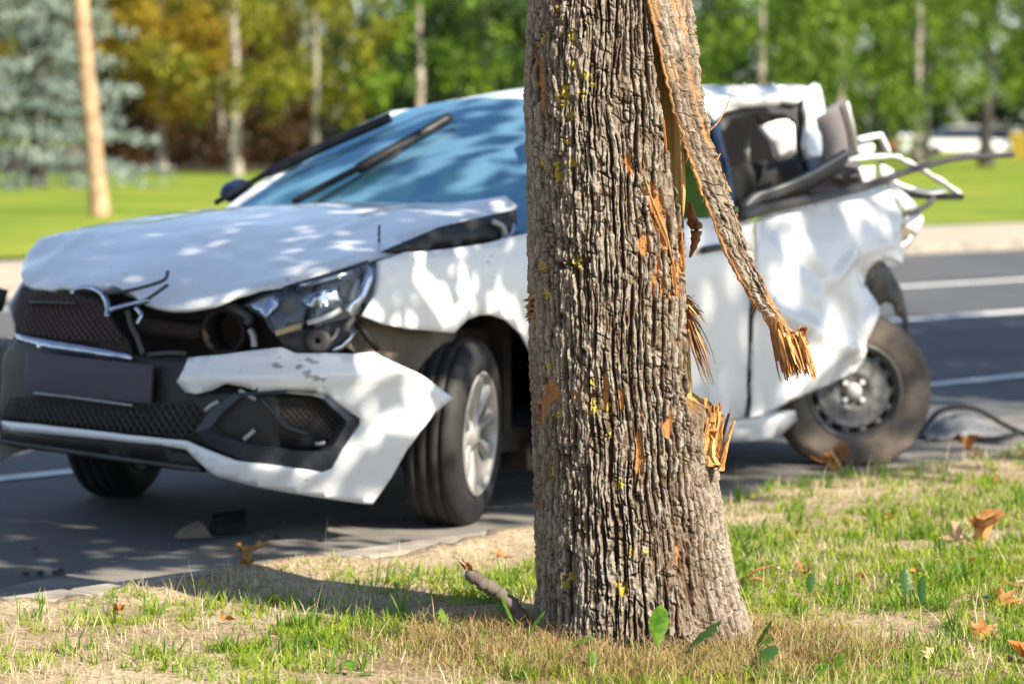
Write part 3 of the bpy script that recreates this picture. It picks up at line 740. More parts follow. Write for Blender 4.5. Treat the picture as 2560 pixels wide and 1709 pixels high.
flat('folded_seat_back', [(3.654, -0.55, 1.392), (3.736, -0.55, 1.425), (3.882, -0.55, 1.472), (3.94, -0.55, 1.463), (3.965, -0.55, 1.405), (4.012, -0.55, 1.248), (4.03, -0.55, 1.154), (3.794, -0.55, 1.152), (3.739, -0.55, 1.227), (3.711, -0.55, 1.295), (3.705, -0.55, 1.341), (3.671, -0.55, 1.352)], m_trim2, .05, .05, .01)
rod('seat_back_edge', [(3.86, -0.58, 1.47), (3.911, -0.58, 1.364), (3.946, -0.58, 1.248)], .012, m_silver, None, 8, 1, False)
flat('inner_trim', [(3.669, -0.5, 1.227), (3.807, -0.5, 1.272), (3.862, -0.5, 1.225), (4.128, -0.5, 1.188), (4.14, -0.5, 1.129), (3.724, -0.5, 1.077)], m_trim, .02, .05, .0)
flat('pillar_base', [(3.579, -0.55, 1.256), (3.706, -0.55, 1.273), (3.74, -0.55, 1.181), (3.655, -0.55, 1.148)], m_bpil, .03, .05)
flat('cabin_shade_sheet', [(4.391, 0.45, 1.486), (5.181, 0.45, 1.492), (5.223, 0.45, 1.008), (4.395, 0.45, 1.024)], m_cabshade, .02, .1)  # near-black sheet standing in for the shade inside the torn cabin
# window seals ripped off and bent outwards
ups = [(2.686, -0.84, 1.042), (2.772, -0.84, 1.082), (2.888, -0.84, 1.102), (3.035, -0.84, 1.131), (3.185, -0.84, 1.17), (3.318, -0.84, 1.21), (3.437, -0.84, 1.25)]
s1 = rod('window_seal', ups, .017, m_rubber, None, 8, 1.6)
rod('bright_strip', [(p[0], p[1] - .02, p[2] + .02) for p in ups], .0065, m_silver, s1)
lows = [(2.641, -0.87, 1.025), (2.794, -0.87, 1.045), (2.989, -0.87, 1.065), (3.241, -0.87, 1.091), (3.448, -0.87, 1.112), (3.682, -0.87, 1.145), (3.824, -0.87, 1.174), (3.991, -0.87, 1.198), (4.162, -0.87, 1.22), (4.336, -0.87, 1.234), (4.491, -0.87, 1.239), (4.771, -0.87, 1.245)]
s2 = rod('window_seal', lows, [.024 - .012 * min(1, i / 50) for i in range(67)], m_rubber, None, 8, 1)
flat('door_top_inner', [(2.794, -0.8, 1.065), (2.949, -0.8, 1.095), (3.249, -0.8, 1.158), (3.497, -0.8, 1.23), (3.508, -0.8, 1.197), (3.403, -0.8, 1.164), (3.3, -0.8, 1.127), (3.209, -0.8, 1.101), (3.048, -0.8, 1.077), (2.804, -0.8, 1.039)], m_black, .015, .05)
# boot frame and tail metal torn out
tf = rod('boot_frame', [(3.794, -0.62, 1.224), (3.875, -0.62, 1.232), (4.03, -0.62, 1.239), (4.188, -0.62, 1.24), (4.257, -0.62, 1.223), (4.362, -0.62, 1.199), (4.491, -0.62, 1.158), (4.636, -0.62, 1.112), (4.764, -0.62, 1.061)], [.017 + .004 * math.sin(i) for i in range(49)], m_white, None, 10, .6)
rod('boot_frame', [(4.056, -0.7, 1.132), (4.169, -0.7, 1.107), (4.285, -0.7, 1.089), (4.378, -0.7, 1.085), (4.478, -0.7, 1.09)], .011, m_white)
rod('boot_seal', [(4.163, -0.66, 1.09), (4.296, -0.66, 1.073), (4.471, -0.66, 1.064), (4.615, -0.66, 1.061), (4.699, -0.66, 1.06)], .014, m_black)
rod('cable', [(3.929, -0.8, 0.998), (4.035, -0.8, 1.007), (4.137, -0.8, 1.028), (4.2, -0.8, 1.056), (4.205, -0.8, 1.079)], .013, m_rubber)
lf = rod('tail_lamp_frame', [(4.092, -0.5, 1.311), (4.194, -0.5, 1.322), (4.273, -0.5, 1.33), (4.32, -0.5, 1.281), (4.343, -0.5, 1.251)], .013, m_bag, None, 8, 1, False)
flat('tail_lamp', [(4.137, -0.48, 1.294), (4.227, -0.48, 1.305), (4.261, -0.48, 1.287), (4.262, -0.48, 1.252), (4.137, -0.48, 1.247)], m_bag, .03, .05)
flat('rear_panel', [(3.92, -0.62, 1.197), (4.031, -0.62, 1.202), (4.043, -0.62, 1.137), (4.01, -0.62, 1.123), (3.943, -0.62, 1.121)], m_white, .02, .05)
flat('rear_panel', [(4.031, -0.66, 1.208), (4.11, -0.66, 1.189), (4.157, -0.66, 1.142), (4.123, -0.66, 1.114), (4.044, -0.66, 1.132)], m_white, .02, .05)
rod('inner_bracket', [(4.12, -0.6, 1.212), (4.121, -0.6, 1.148)], .014, m_bpil, None, 6, 1, False)
flat('torn_quarter_panel', [(3.843, -0.8, 1.136), (3.921, -0.8, 1.118), (3.989, -0.8, 1.077), (4.092, -0.8, 1.029), (4.058, -0.8, 1.012), (3.956, -0.8, 1.02), (3.922, -0.8, 1.044), (3.877, -0.8, 1.079)], m_white, .012, .03, .01, None, .03)
flat('torn_quarter_panel', [(4.036, -0.74, 0.983), (4.104, -0.74, 0.999), (4.206, -0.74, 0.996), (4.23, -0.74, 0.966), (4.196, -0.74, 0.938), (4.174, -0.74, 0.909), (4.105, -0.74, 0.923)], m_white, .012, .03, .01, None, .03)
flat('torn_quarter_panel', [(3.98, -0.76, 0.95), (4.048, -0.76, 0.954), (4.128, -0.76, 0.917), (4.117, -0.76, 0.894), (4.06, -0.76, 0.901), (4.072, -0.76, 0.866), (4.027, -0.76, 0.85), (4.004, -0.76, 0.886)], m_liner, .012, .03, .01, None, .03)
flat('torn_quarter_panel', [(3.971, -0.78, 0.852), (3.993, -0.78, 0.881), (4.038, -0.78, 0.894), (4.048, -0.78, 0.914), (4.088, -0.78, 0.907), (4.072, -0.78, 0.884), (4.016, -0.78, 0.857)], m_white, .008, .03, .01)
lnr = [(3.865, -0.68, 0.734), (3.897, -0.68, 0.775), (3.957, -0.68, 0.804), (4.011, -0.68, 0.799), (4.079, -0.68, 0.754), (4.135, -0.68, 0.682), (4.191, -0.68, 0.623), (4.228, -0.68, 0.514), (4.215, -0.68, 0.476), (4.165, -0.68, 0.546), (4.082, -0.68, 0.578), (4.061, -0.68, 0.614), (4, -0.68, 0.631), (3.947, -0.68, 0.606), (3.934, -0.68, 0.571), (3.981, -0.68, 0.545), (3.907, -0.68, 0.566), (3.886, -0.68, 0.629)]
flat('torn_wheel_liner', lnr, m_black, .006, .04, .02, None, .02)

# dashboard and seats behind the windscreen
MB().box((1.75, 0, .86), (.5, 1.35, .2)).build('dashboard', m_black, car, False)
for y in (-.36, .36):
    mb = MB(); mb.tube([(2.55, y, .5), (2.68, y, .85), (2.76, y, 1.08)], [.2, .21, .17], 12, .45); mb.tube([(2.78, y, 1.12), (2.8, y, 1.28)], [.12, .11], 12, .5); mb.build('front_seat', m_bpil, car)
mb = MB(); pth = [Vector((1.98 + .06 * math.sin(k * math.pi / 12), -.36 + .19 * math.cos(k * math.pi / 12), .98 + .17 * math.sin(k * math.pi / 12))) for k in range(25)]
mb.tube(pth, .015, 8); mb.build('steering_wheel', m_bpil, car)
rod('windscreen_sticker', [(1.656, -0.255, 1.144), (1.616, -0.304, 1.112)], .012, m_red, None, 6, .3, False)
# far door mirror
mc = [(1.744, 0.93, 1.111)][0]
mb = MB(); mb.tube([(mc[0] + .06, mc[1], mc[2]), (mc[0] + .03, mc[1], mc[2]), (mc[0] - .02, mc[1], mc[2] - .005), (mc[0] - .06, mc[1], mc[2] - .01)], [.06, .066, .055, .02], 14, .75); mb.build('door_mirror', m_bpil, car)

# --- wheels
def tyre_prof(R0=.322, w=.21, ri=.212):
    h = w / 2; p = [(-h + .018, ri - .004), (-h + .006, ri + .012), (-h, ri + .045), (-h + .004, R0 - .045), (-h + .014, R0 - .02), (-h + .03, R0 - .005), (-h + .045, R0)]
    for c in (-.042, 0, .042): p += [(c - .0045, R0 + .001), (c - .0035, R0 - .0045), (c + .0035, R0 - .0045), (c + .0045, R0 + .001)]
    return p + [(-a, r) for a, r in p[6::-1]]
def wheel(loc, yaw, roll, kind, mt, squash=0):
    root = empty('wheel', loc, 0); root.parent = car
    root.rotation_euler = (roll, 0, yaw)
    mb = MB(); mb.lathe(tyre_prof() if kind == 'alloy' else tyre_prof(.322, .195, .192), 72)
    if squash:
        mb.V = [(x, y * (1 + (.25 if z < -.2 else 0)), max(z, -.322 + squash)) for x, y, z in mb.V]
    mb.build('tyre', mt, root)
    if kind == 'alloy':
        mb = MB(); mb.lathe([(-.098, .214), (-.104, .206), (-.096, .198), (-.07, .192), (.06, .185), (.09, .21)], 64); mb.build('rim', m_silver, root)
        mb = MB(); mb.lathe([(-.03, .0), (-.03, .19)], 48); mb.build('brake_disc', m_cav, root)
        mb = MB(); mb.lathe([(-.088, 0), (-.09, .028), (-.082, .035), (-.075, .062), (-.05, .066)], 32)
        n = 10
        for k in range(n):
            th = 2 * math.pi * k / n + .2; ca, sa = math.cos(th), math.sin(th); V = []
            for r, w, y, e in ((.05, .016, -.074, .018), (.10, .016, -.083, .02), (.15, .021, -.09, .022), (.2, .036, -.092, .022)):
                for ww, yy in ((-w, y + e), (-w * .62, y), (w * .62, y), (w, y + e)): V.append((r * ca - ww * sa, yy, r * sa + ww * ca))
            F = [(i * 4 + j, i * 4 + j + 1, i * 4 + j + 5, i * 4 + j + 4) for i in range(3) for j in range(3)]
            mb.add(V, F)
        mb.build('spokes', m_silver, root)
    else:
        mb = MB(); mb.lathe([(-.088, .196), (-.094, .19), (-.088, .184), (-.07, .18), (-.05, .168), (.06, .16), (.085, .19)], 64); mb.build('rim', m_steel, root)
        mb = MB(); mb.lathe([(-.035, .0), (-.035, .05), (-.055, .06), (-.06, .085), (-.045, .115), (-.05, .14), (-.052, .15), (-.03, .152)], 60)
        for k in range(14):
            th = 2 * math.pi * k / 14; mb.box((.16 * math.cos(th), -.045, .16 * math.sin(th)), (.03, .012, .035), Matrix.Rotation(-th, 3, 'Y'))
        mb.build('wheel_disc', m_steel, root)
        mb = MB(); mb.lathe([(-.02, .172), (-.02, 0)], 40); mb.build('brake_drum', m_cav, root)
        m_cap = simple('hub_cap', (.74, .73, .7), (.6, .59, .56), 20, .5, .3)
        mb = MB(); mb.lathe([(-.085, 0), (-.083, .014), (-.076, .027), (-.062, .034), (-.03, .036)], 28); mb.build('hub_cap', m_cap, root)
        for k in range(4):
            th = math.pi / 4 + k * math.pi / 2
            MB().lathe([(-.07, 0), (-.07, .011), (-.05, .013)], 8, False, Matrix.Translation((.05 * math.cos(th), 0, .05 * math.sin(th)))).build('wheel_nut', m_cap, root, False)
    return root
wheel((1.04, -.755, .318), R(23), R(2), 'alloy', m_tyre)
wheel((.93, .755, .318), R(22), 0, 'alloy', m_tyre)
rc = [(3.49, -0.84, 0.278)][0]
wheel((rc[0], rc[1], .297), R(-46), R(-4), 'steel', m_tyred, .022)
wheel((3.5, .72, .305), 0, 0, 'steel', m_tyre)
mb = MB(); mb.tube([(3.45, -.6, .3), (3.5, .7, .3)], .05, 10); mb.build('rear_axle', m_cav, car)

# ------------------------------------------------------------------ the struck tree
RZ = math.atan2(-.716, .698)
tree = empty('roadside_tree', (TREE[0], TREE[1], .08), RZ)
tag(tree, 'thick grey-brown trunk with furrowed bark and a long strip of bark torn loose', 'tree')

m_bark, nt, b = material('bark')
at = N(nt, 'ShaderNodeAttribute', attribute_name='col')
f2 = noise_fac(nt, 260, 6, .7); f3 = noise_fac(nt, 45, 5, .6)
c2 = ramp(nt, f2, [(.28, (.5, .48, .46)), (.5, (1, 1, 1)), (.72, (1.45, 1.42, 1.38))])
mx = N(nt, 'ShaderNodeMix', data_type='RGBA', blend_type='MULTIPLY'); mx.inputs[0].default_value = 1
nt.links.new(at.outputs['Color'], mx.inputs[6]); nt.links.new(c2, mx.inputs[7])
nt.links.new(mx.outputs[2], b.inputs['Base Color'])
b.inputs['Roughness'].default_value = .9; b.inputs['Specular IOR Level'].default_value = .15
bump(nt, b, f2, .8, .004)
m_wood, nt, b = material('torn_wood')
f2 = noise_fac(nt, 60, 6, .65, stretch=(1, 1, .12)); f3 = noise_fac(nt, 9, 3)
c1 = ramp(nt, f2, [(.3, (.22, .09, .03)), (.5, (.5, .25, .08)), (.68, (.68, .44, .2))])
nt.links.new(c1, b.inputs['Base Color']); b.inputs['Roughness'].default_value = .75; b.inputs['Specular IOR Level'].default_value = .2
bump(nt, b, f2, .8, .006)
m_twood2 = simple('dark_torn_wood', (.16, .06, .02), (.36, .17, .06), 70, .8, stretch=(1, 1, .12), bmp=.5, bdist=.004)
m_barkb = simple('branch_bark', (.16, .13, .1), (.08, .062, .05), 30, .9, bmp=.6, bdist=.01, stretch=(1, 1, .3))

def bark(a, z):
    """height of the furrowed bark, plate id, furrow mask, fine noise"""
    wa = a + .045 * (fbm(a * 4.5, z * 1.8, 2, 2) - .5) + .020 * (fbm(a * 15, z * 6, 2, 5) - .5) + .0050 * (fbm(a * 80, z * 45, 2, 6) - .5) + .012 * z * 0
    def furrow(pitch, s_, zf, lo, hi, w0, w1):
        ph = wa / pitch + .55 * (vn(a * 12, z * 3.1, s_) - .5) + .5 * (vn(a * 34, z * 7, s_ + 1) - .5)
        k = np.floor(ph + .5); c = np.abs(ph - k) * 2                      # 0 in the furrow, 1 mid-ridge
        keep = sst(lo, hi, .65 * vn(k * 7.31 + s_, z * zf, s_ + 2) + .35 * vn(k * 3.7, z * zf * 3, s_ + 4))
        w = w0 + w1 * vn(k * 5.1, z * 14, s_ + 3)
        return (1 - sst(.25 * w, w, c)) * keep
    e1 = (1 - .95 * furrow(.0190, 21, 9, .34, .50, .22, .45)) * (1 - .75 * furrow(.0118, 31, 13, .42, .56, .22, .45)) * (1 - .35 * furrow(.0062, 41, 22, .45, .6, .3, .4))
    hz = np.abs(fbm(wa * 34 + 7, z * 44 + 20 * a, 2, 37) - .5)
    e1 = e1 * (1 - .75 * (1 - sst(.004, .04, hz)) * sst(.34, .56, vn(a * 40, z * 22, 38)))
    w2 = wa + .004 * (fbm(a * 130, z * 70, 2, 16) - .5)
    z2 = z + .008 * (fbm(a * 90, z * 40, 2, 18) - .5)
    g1, g2, id2, gx, gy = voro(w2 / .011 + 4, z2 / .034 + 1.5 * vn(a * 50, z * 11, 19), 14)
    k1, k2, id3, kx, ky = voro(w2 / .0055 + 9, z2 / .012 + 1.1 * vn(a * 90, z * 30, 29), 44)
    fine = fbm(a * 300, z * 190, 3, 33)
    mid = fbm(a * 60, z * 34, 3, 40)
    plate = .9 * (id2 - .5) + .55 * (id3 - .5)
    h = e1 * (.84 + .46 * plate) + .12 * (fine - .5) + .12 * (mid - .5) + .16 * (fbm(a * 16, z * 3, 2, 43) - .5)
    return h, .55 * id2 + .45 * id3, e1, fine
def barkcol(a, z, h, id2, e1, fine):
    g = fbm(a * 22, z * 9, 3, 50); g2 = fbm(a * 5, z * 2.2, 3, 55)
    base = np.stack([.175 + .14 * (g - .5), .128 + .11 * (g - .5), .088 + .08 * (g - .5)], -1)
    grey = np.array([.43, .37, .30]); brown = np.array([.17, .10, .058])
    k = np.clip(sst(.35, .85, h) * (-.15 + 1.5 * id2), 0, 1)[..., None]
    c = base * (1 - k) + grey * k
    k2 = (sst(.5, .72, g2) * .5 + .3 * (id2 < .3))[..., None]
    c = c * (1 - k2) + brown * k2
    deep = sst(.6, .2, e1)[..., None]  # furrow floors: dark inner bark, with shade of the recess painted in too
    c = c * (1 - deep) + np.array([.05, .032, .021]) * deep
    return c * (.52 + .5 * fine)[..., None]

Lp = [(-0.2693, 1.9733), (-0.2731, 1.7322), (-0.275, 1.587), (-0.2837, 1.4414), (-0.2857, 1.3247), (-0.2807, 1.1979), (-0.2768, 1.1001), (-0.2748, 0.9826), (-0.2728, 0.855), (-0.2688, 0.7271), (-0.2638, 0.6087), (-0.2568, 0.4108), (-0.2518, 0.2122), (-0.2517, 0.1126), (-0.2566, 0.0228), (-0.2744, -0.0672)]
Rp = [(0.121, 1.9733), (0.1279, 1.7322), (0.1324, 1.587), (0.1428, 1.4414), (0.1472, 1.3247), (0.1516, 1.1979), (0.156, 1.1001), (0.1605, 0.9826), (0.165, 0.855), (0.1724, 0.7271), (0.1808, 0.6087), (0.1887, 0.4108), (0.2212, 0.2122), (0.2474, 0.1126), (0.2776, 0.0228), (0.3296, -0.0672)]
zl = np.array([q[1] for q in Lp])[::-1]; xl = np.array([q[0] for q in Lp])[::-1]; xr = np.array([q[0] for q in Rp])[::-1]
ctab = (xl + xr) / 2; rtab = (xr - xl) / 2
ZT = 3.4
def trunk_c(z): return np.interp(z, np.append(zl, [2.4, ZT]), np.append(ctab, [ctab[-1] - .01, ctab[-1] - .03]))
def trunk_r(z): return np.interp(z, np.append(zl, [2.4, ZT]), np.append(rtab, [rtab[-1] * .97, rtab[-1] * .9]))
CK = [(-0.0035, 1.6938), (0.0102, 1.5678), (0.0161, 1.5042), (0.021, 1.4596), (0.0299, 1.3902), (0.0387, 1.3197), (0.0504, 1.2472), (0.0631, 1.1794), (0.0768, 1.1134), (0.0885, 1.0636), (0.0973, 1.008), (0.1022, 0.9716), (0.1048, 0.8188), (0.1091, 0.6964), (0.1115, 0.5844)]
ck = np.array(CK)[::-1]
zstub = ck[0][1]
def patches(L, dz, dx): return [(x, z, dx, dz) for x, z in L]
SCAR = [(x, z, w, h) for (x, z), w, h in zip([(-0.0009, 1.1554), (0.0175, 1.1188), (0.0329, 1.0762), (0.0483, 1.0335), (-0.0004, 0.9999), (0.0273, 0.9174), (0.0408, 0.8929), (0.0672, 0.8807), (0.0882, 0.9724), (-0.0376, 1.1919), (-0.2479, 1.3801), (-0.2613, 1.4346), (-0.2659, 0.8623), (0.0576, 0.9968), (0.0731, 0.9357)], [.006, .007, .006, .008, .012, .009, .007, .008, .007, .007, .012, .011, .012, .005, .006], [.05, .045, .05, .06, .025, .045, .02, .04, .06, .022, .05, .03, .035, .05, .05])]
SCAR += [(x, z, w, h) for (x, z), w, h in zip([(-0.239, 0.6159), (-0.2167, 0.6259), (-0.1647, 0.6358), (-0.0953, 0.6657), (-0.0952, 0.6259), (-0.0556, 0.6259), (-0.0059, 0.601), (0.0587, 0.5561), (-0.0106, 0.5063), (0.0847, 0.2512), (-0.2489, 0.596), (-0.2291, 0.6458)], [.018, .012, .014, .008, .008, .007, .009, .012, .01, .008, .02, .016], [.028, .02, .02, .03, .03, .022, .02, .03, .05, .05, .03, .03])]
LICH = [(-0.2068, 1.5586), (-0.2043, 1.5404), (-0.1739, 1.4891), (-0.1781, 1.5012), (-0.1476, 1.4074), (-0.1397, 1.4013), (-0.1293, 1.3801), (-0.1901, 1.374), (-0.1883, 1.3528), (-0.1901, 1.3376), (-0.153, 1.3649), (-0.1524, 1.3498), (-0.2071, 1.3498), (-0.2082, 1.1858), (-0.2076, 1.1614), (-0.2112, 1.1523), (-0.1869, 1.2417), (-0.1621, 0.9541), (-0.1646, 0.9632), (-0.2417, 1.1919), (-0.1716, 1.1919), (-0.1219, 0.6709), (-0.2415, 0.9418), (-0.2305, 0.8746), (-0.1779, 1.3073), (-0.1701, 1.4255), (-0.2419, 1.4951)]
LICH += [(-0.1252, 0.6193), (-0.1203, 0.6069), (-0.1277, 0.5994), (-0.1995, 0.591), (-0.0855, 0.5472), (-0.0881, 0.6094), (-0.0554, 0.435), (-0.0604, 0.4225), (-0.0327, 0.2676), (0.0046, 0.2651), (-0.1792, 0.195), (-0.1866, 0.1799), (-0.0608, 0.1849), (-0.0573, 0.1674), (-0.0434, 0.1799), (-0.1253, 0.669), (-0.2303, 0.7013), (-0.2167, 0.4475)]

def bark_surface(name, PH, Z, torn=True):
    r0 = trunk_r(Z); cx = trunk_c(Z); a = PH * .205
    h, id2, e1, fine = bark(a, Z)
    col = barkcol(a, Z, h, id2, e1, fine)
    depth = .0185
    big = .010 * (fbm(PH * 1.6 + 5, Z * 1.5, 3, 70) - .5) * (1 + 2 * np.exp(-Z / .2))
    x = r0 * np.sin(PH)
    # chipped patches with bare wood
    xs = cx + x; M = np.zeros(PH.shape)
    jag = fbm(a * 90, Z * 25, 3, 81) - .5
    fr = np.cos(PH) > -.2
    for sx, sz, w, hh in SCAR:
        d = np.hypot((xs - sx) / w, (Z - sz) / hh); M = np.maximum(M, (1 - sst(.55, 1.1, d + 3.0 * jag)) * fr)
    rr = r0 + big + depth * (h - .75) * (1 - .8 * M) - .009 * M
    wgrain = fbm(a * 160, Z * 7, 3, 90)
    wood = np.stack([.50 + .4 * (wgrain - .5), .21 + .24 * (wgrain - .5), .05 + .09 * (wgrain - .5)], -1)
    dull = (vn(a * 12, Z * 8, 93)[..., None] * .5 + .1)
    wood = wood * (1 - dull) + np.array([.22, .13, .085]) * dull
    col = col * (1 - M[..., None]) + wood * M[..., None]
    # torn side: the outer layer is missing between the crack and the far side
    xc = np.interp(Z, ck[:, 1], ck[:, 0]) + .010 * jag
    T = sst(0, .006, xs - xc) * (PH > 0) * (PH < 2.5) * sst(0, .035, Z - zstub + .05 * jag) * (1 - sst(2.0, 2.4, Z))
    T = np.where((PH >= 1.5) & (PH < 2.5), sst(0, .035, Z - zstub + .05 * jag) * (1 - sst(2.0, 2.4, Z)), T) * (PH > .1)
    gr = fbm(a * 110, Z * 4, 4, 91)
    rr = rr * (1 - T) + (r0 - .056 + .010 * (gr - .5) + .006 * (fbm(a * 20, Z * 3, 2, 92) - .5)) * T
    w2 = np.stack([.36 + .3 * (gr - .5), .17 + .2 * (gr - .5), .06 + .1 * (gr - .5)], -1)
    och = sst(.35, .9, (xs - xc) / .06)[..., None]
    w2 = w2 * (1 - och) + np.stack([.42 + .2 * (gr - .5), .29 + .16 * (gr - .5), .11 + .08 * (gr - .5)], -1) * och
    col = col * (1 - T[..., None]) + w2 * T[..., None]
    # lichen
    for lx, lz in LICH:
        d = np.hypot((xs - lx) / .009, (Z - lz) / .012) + 2.2 * (fbm(a * 200, Z * 200, 2, 95) - .5)
        k = (1 - sst(.5, .85, d)) * fr * (.85 if True else 1)
        col = col * (1 - k[..., None]) + np.array([.45, .35, .045]) * k[..., None]; rr = rr + .0015 * k
    P = np.stack([cx + rr * np.sin(PH), -rr * np.cos(PH), Z], -1)
    return P, col

phi = np.concatenate([np.linspace(-math.pi, -1.9, 24, endpoint=False), np.linspace(-1.9, 2.0, 580, endpoint=False), np.linspace(2.0, math.pi, 22)])
zz = np.concatenate([np.arange(-.12, 1.78, .0023), np.linspace(1.79, ZT, 60)])
PH, Z = np.meshgrid(phi, zz, indexing='ij')
P, col = bark_surface('t', PH, Z)
nx, ny = PH.shape
i = (np.arange(nx - 1)[:, None] * ny + np.arange(ny - 1)[None, :]).ravel()
F = np.stack([i, i + ny, i + ny + 1, i + 1], 1)
def setcol(o, col):
    at = o.data.attributes.new('col', 'FLOAT_COLOR', 'POINT')
    c = np.ones((len(col), 4), np.float32); c[:, :3] = np.clip(col, 0.005, 1); at.data.foreach_set('color', c.ravel())
trunk = mk('trunk', P.reshape(-1, 3), F, m_bark, tree)
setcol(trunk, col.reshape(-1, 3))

# --- the strip of bark that hangs away from the trunk
SL = [(-0.0351, 2.102), (-0.0254, 1.9212), (-0.0158, 1.7397), (0.0016, 1.6548), (0.0122, 1.5697), (0.0339, 1.4906), (0.0588, 1.3809), (0.0743, 1.3137), (0.096, 1.2525), (0.1097, 1.2066), (0.1333, 1.1423), (0.1581, 1.0809), (0.1893, 0.9949), (0.2234, 0.9272), (0.2576, 0.8718), (0.2886, 0.8286), (0.3085, 0.7916), (0.331, 0.7391)]
SR = [(0.1108, 2.1043), (0.1146, 1.923), (0.1185, 1.741), (0.1225, 1.6558), (0.1253, 1.5766), (0.1312, 1.4912), (0.1427, 1.3812), (0.1553, 1.3138), (0.1636, 1.2525), (0.1786, 1.2065), (0.2035, 1.1419), (0.2186, 1.0804), (0.2511, 0.9942), (0.2823, 0.9263), (0.3073, 0.8707), (0.3335, 0.8274), (0.3615, 0.7903), (0.3908, 0.7531)]
SL = np.array(SL)[::-1]; SR = np.array(SR)[::-1]
ns = len(SL); s_par = np.linspace(0, 1, ns)
ydl = np.interp(s_par, [0, .35, .62, .76, 1], [-.15, -.17, -.2, -.205, -.20]); ydr = np.interp(s_par, [0, .35, .62, .76, 1], [-.12, -.11, -.07, -.03, -.02])
mrow, ncol = 860, 84
S = np.linspace(0, 1, mrow); U = np.linspace(0, 1, ncol)
SS, UU = np.meshgrid(S, U, indexing='ij')
def ip(A): return np.interp(SS, s_par, A)
lx, lz, rx, rz_ = ip(SL[:, 0]), ip(SL[:, 1]), ip(SR[:, 0]), ip(SR[:, 1])
jl = .005 * (fbm(SS * 90, UU * 0 + 1, 3, 101) - .5) * 2; jr = .005 * (fbm(SS * 90, UU * 0 + 7, 3, 103) - .5) * 2
lx = lx + jl; rx = rx + jr
X = lx + (rx - lx) * UU; ZZ = lz + (rz_ - lz) * UU; Y = ip(ydl) + (ip(ydr) - ip(ydl)) * UU
wid = np.hypot(rx - lx, ip(ydr) - ip(ydl))
nxn = (ip(ydr) - ip(ydl)) / wid; nyn = -(rx - lx) / wid        # outward normal in plan
aa = UU * wid + .33; h, id2, e1, fine = bark(aa, ZZ)
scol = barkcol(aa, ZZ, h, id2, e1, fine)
edge = np.minimum(UU, 1 - UU) * wid
fray = fbm(aa * 60, ZZ * 14, 3, 110)
Wd = (1 - sst(.002, .010, edge - .020 * (fray - .42))) * sst(.25, .1, S)[:, None] * 0 + (1 - sst(.001, .007, edge - .016 * np.clip(fray - .45, 0, 1) * sst(1, .55, SS)))
Wd = np.maximum(Wd, (1 - sst(.0, .05, SS - .05 * fray)) * .9)
Wd = np.maximum(Wd, sst(.56, .64, fbm(aa * 26, ZZ * 5, 3, 120)) * sst(.98, .6, SS) * .85)
bul = .011 * (1 - (2 * UU - 1) ** 2) + .014 * (h - .6) * (1 - .7 * Wd) - .004 * Wd
g = fbm(aa * 150, ZZ * 8, 3, 121)
wc = np.stack([.50 + .36 * (g - .5), .27 + .26 * (g - .5), .10 + .14 * (g - .5)], -1)
dl = (.2 + .5 * vn(aa * 30, ZZ * 18, 122))[..., None]; wc = wc * (1 - dl) + np.array([.25, .15, .095]) * dl
scol = scol * (1 - Wd[..., None]) + wc * Wd[..., None]
Fr = np.stack([X + nxn * bul, Y + nyn * bul, ZZ], -1)
thk = .026
Bk = np.stack([X - nxn * thk * (.4 + .6 * np.sin(UU * math.pi)), Y - nyn * thk * (.4 + .6 * np.sin(UU * math.pi)), ZZ], -1)
V = np.concatenate([Fr.reshape(-1, 3), Bk.reshape(-1, 3)]); nb = mrow * ncol
i = (np.arange(mrow - 1)[:, None] * ncol + np.arange(ncol - 1)[None, :]).ravel()
F1 = np.stack([i, i + 1, i + ncol + 1, i + ncol], 1); F2 = F1[:, ::-1] + nb
r_ = np.arange(mrow - 1) * ncol
F3 = np.stack([r_, r_ + ncol, r_ + ncol + nb, r_ + nb], 1); F4 = np.stack([r_ + ncol - 1, r_ + ncol - 1 + nb, r_ + 2 * ncol - 1 + nb, r_ + 2 * ncol - 1], 1)
c_ = np.arange(ncol - 1); F5 = np.stack([c_, c_ + nb, c_ + 1 + nb, c_ + 1], 1)
bcol = np.stack([.45 + .3 * (g - .5), .23 + .2 * (g - .5), .08 + .1 * (g - .5)], -1)
st = mk('bark_strip', V, np.concatenate([F1, F2, F3, F4, F5]), m_bark, tree)
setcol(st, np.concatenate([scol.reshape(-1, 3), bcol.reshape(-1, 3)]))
st['label'] = 'strip of bark peeled off the trunk, its lower end frayed'

# --- splinters
def splinter(p0, p1, w0, w1, mat, parent=tree, bend=.0, seg=7, name='splinter', thin=.5):
    p0, p1 = Vector(p0), Vector(p1); d = p1 - p0; mb = MB()
    side = Vector((random.uniform(-1, 1), random.uniform(-1, 1), 0)).normalized(); path = []; rad = []
    for k in range(seg + 1):
        t = k / seg; path.append(p0 + d * t + side * bend * math.sin(t * 2.2) * d.length + Vector((random.uniform(-1, 1), random.uniform(-1, 1), 0)) * w0 * .12)
        rad.append((w0 * (1 - t) + w1 * t) * random.uniform(.8, 1.15))
    mb.tube(path, rad, 6, thin); return mb.build(name, mat, parent, False)
def at2(L, y): return [(x, y, z) for x, z in L]
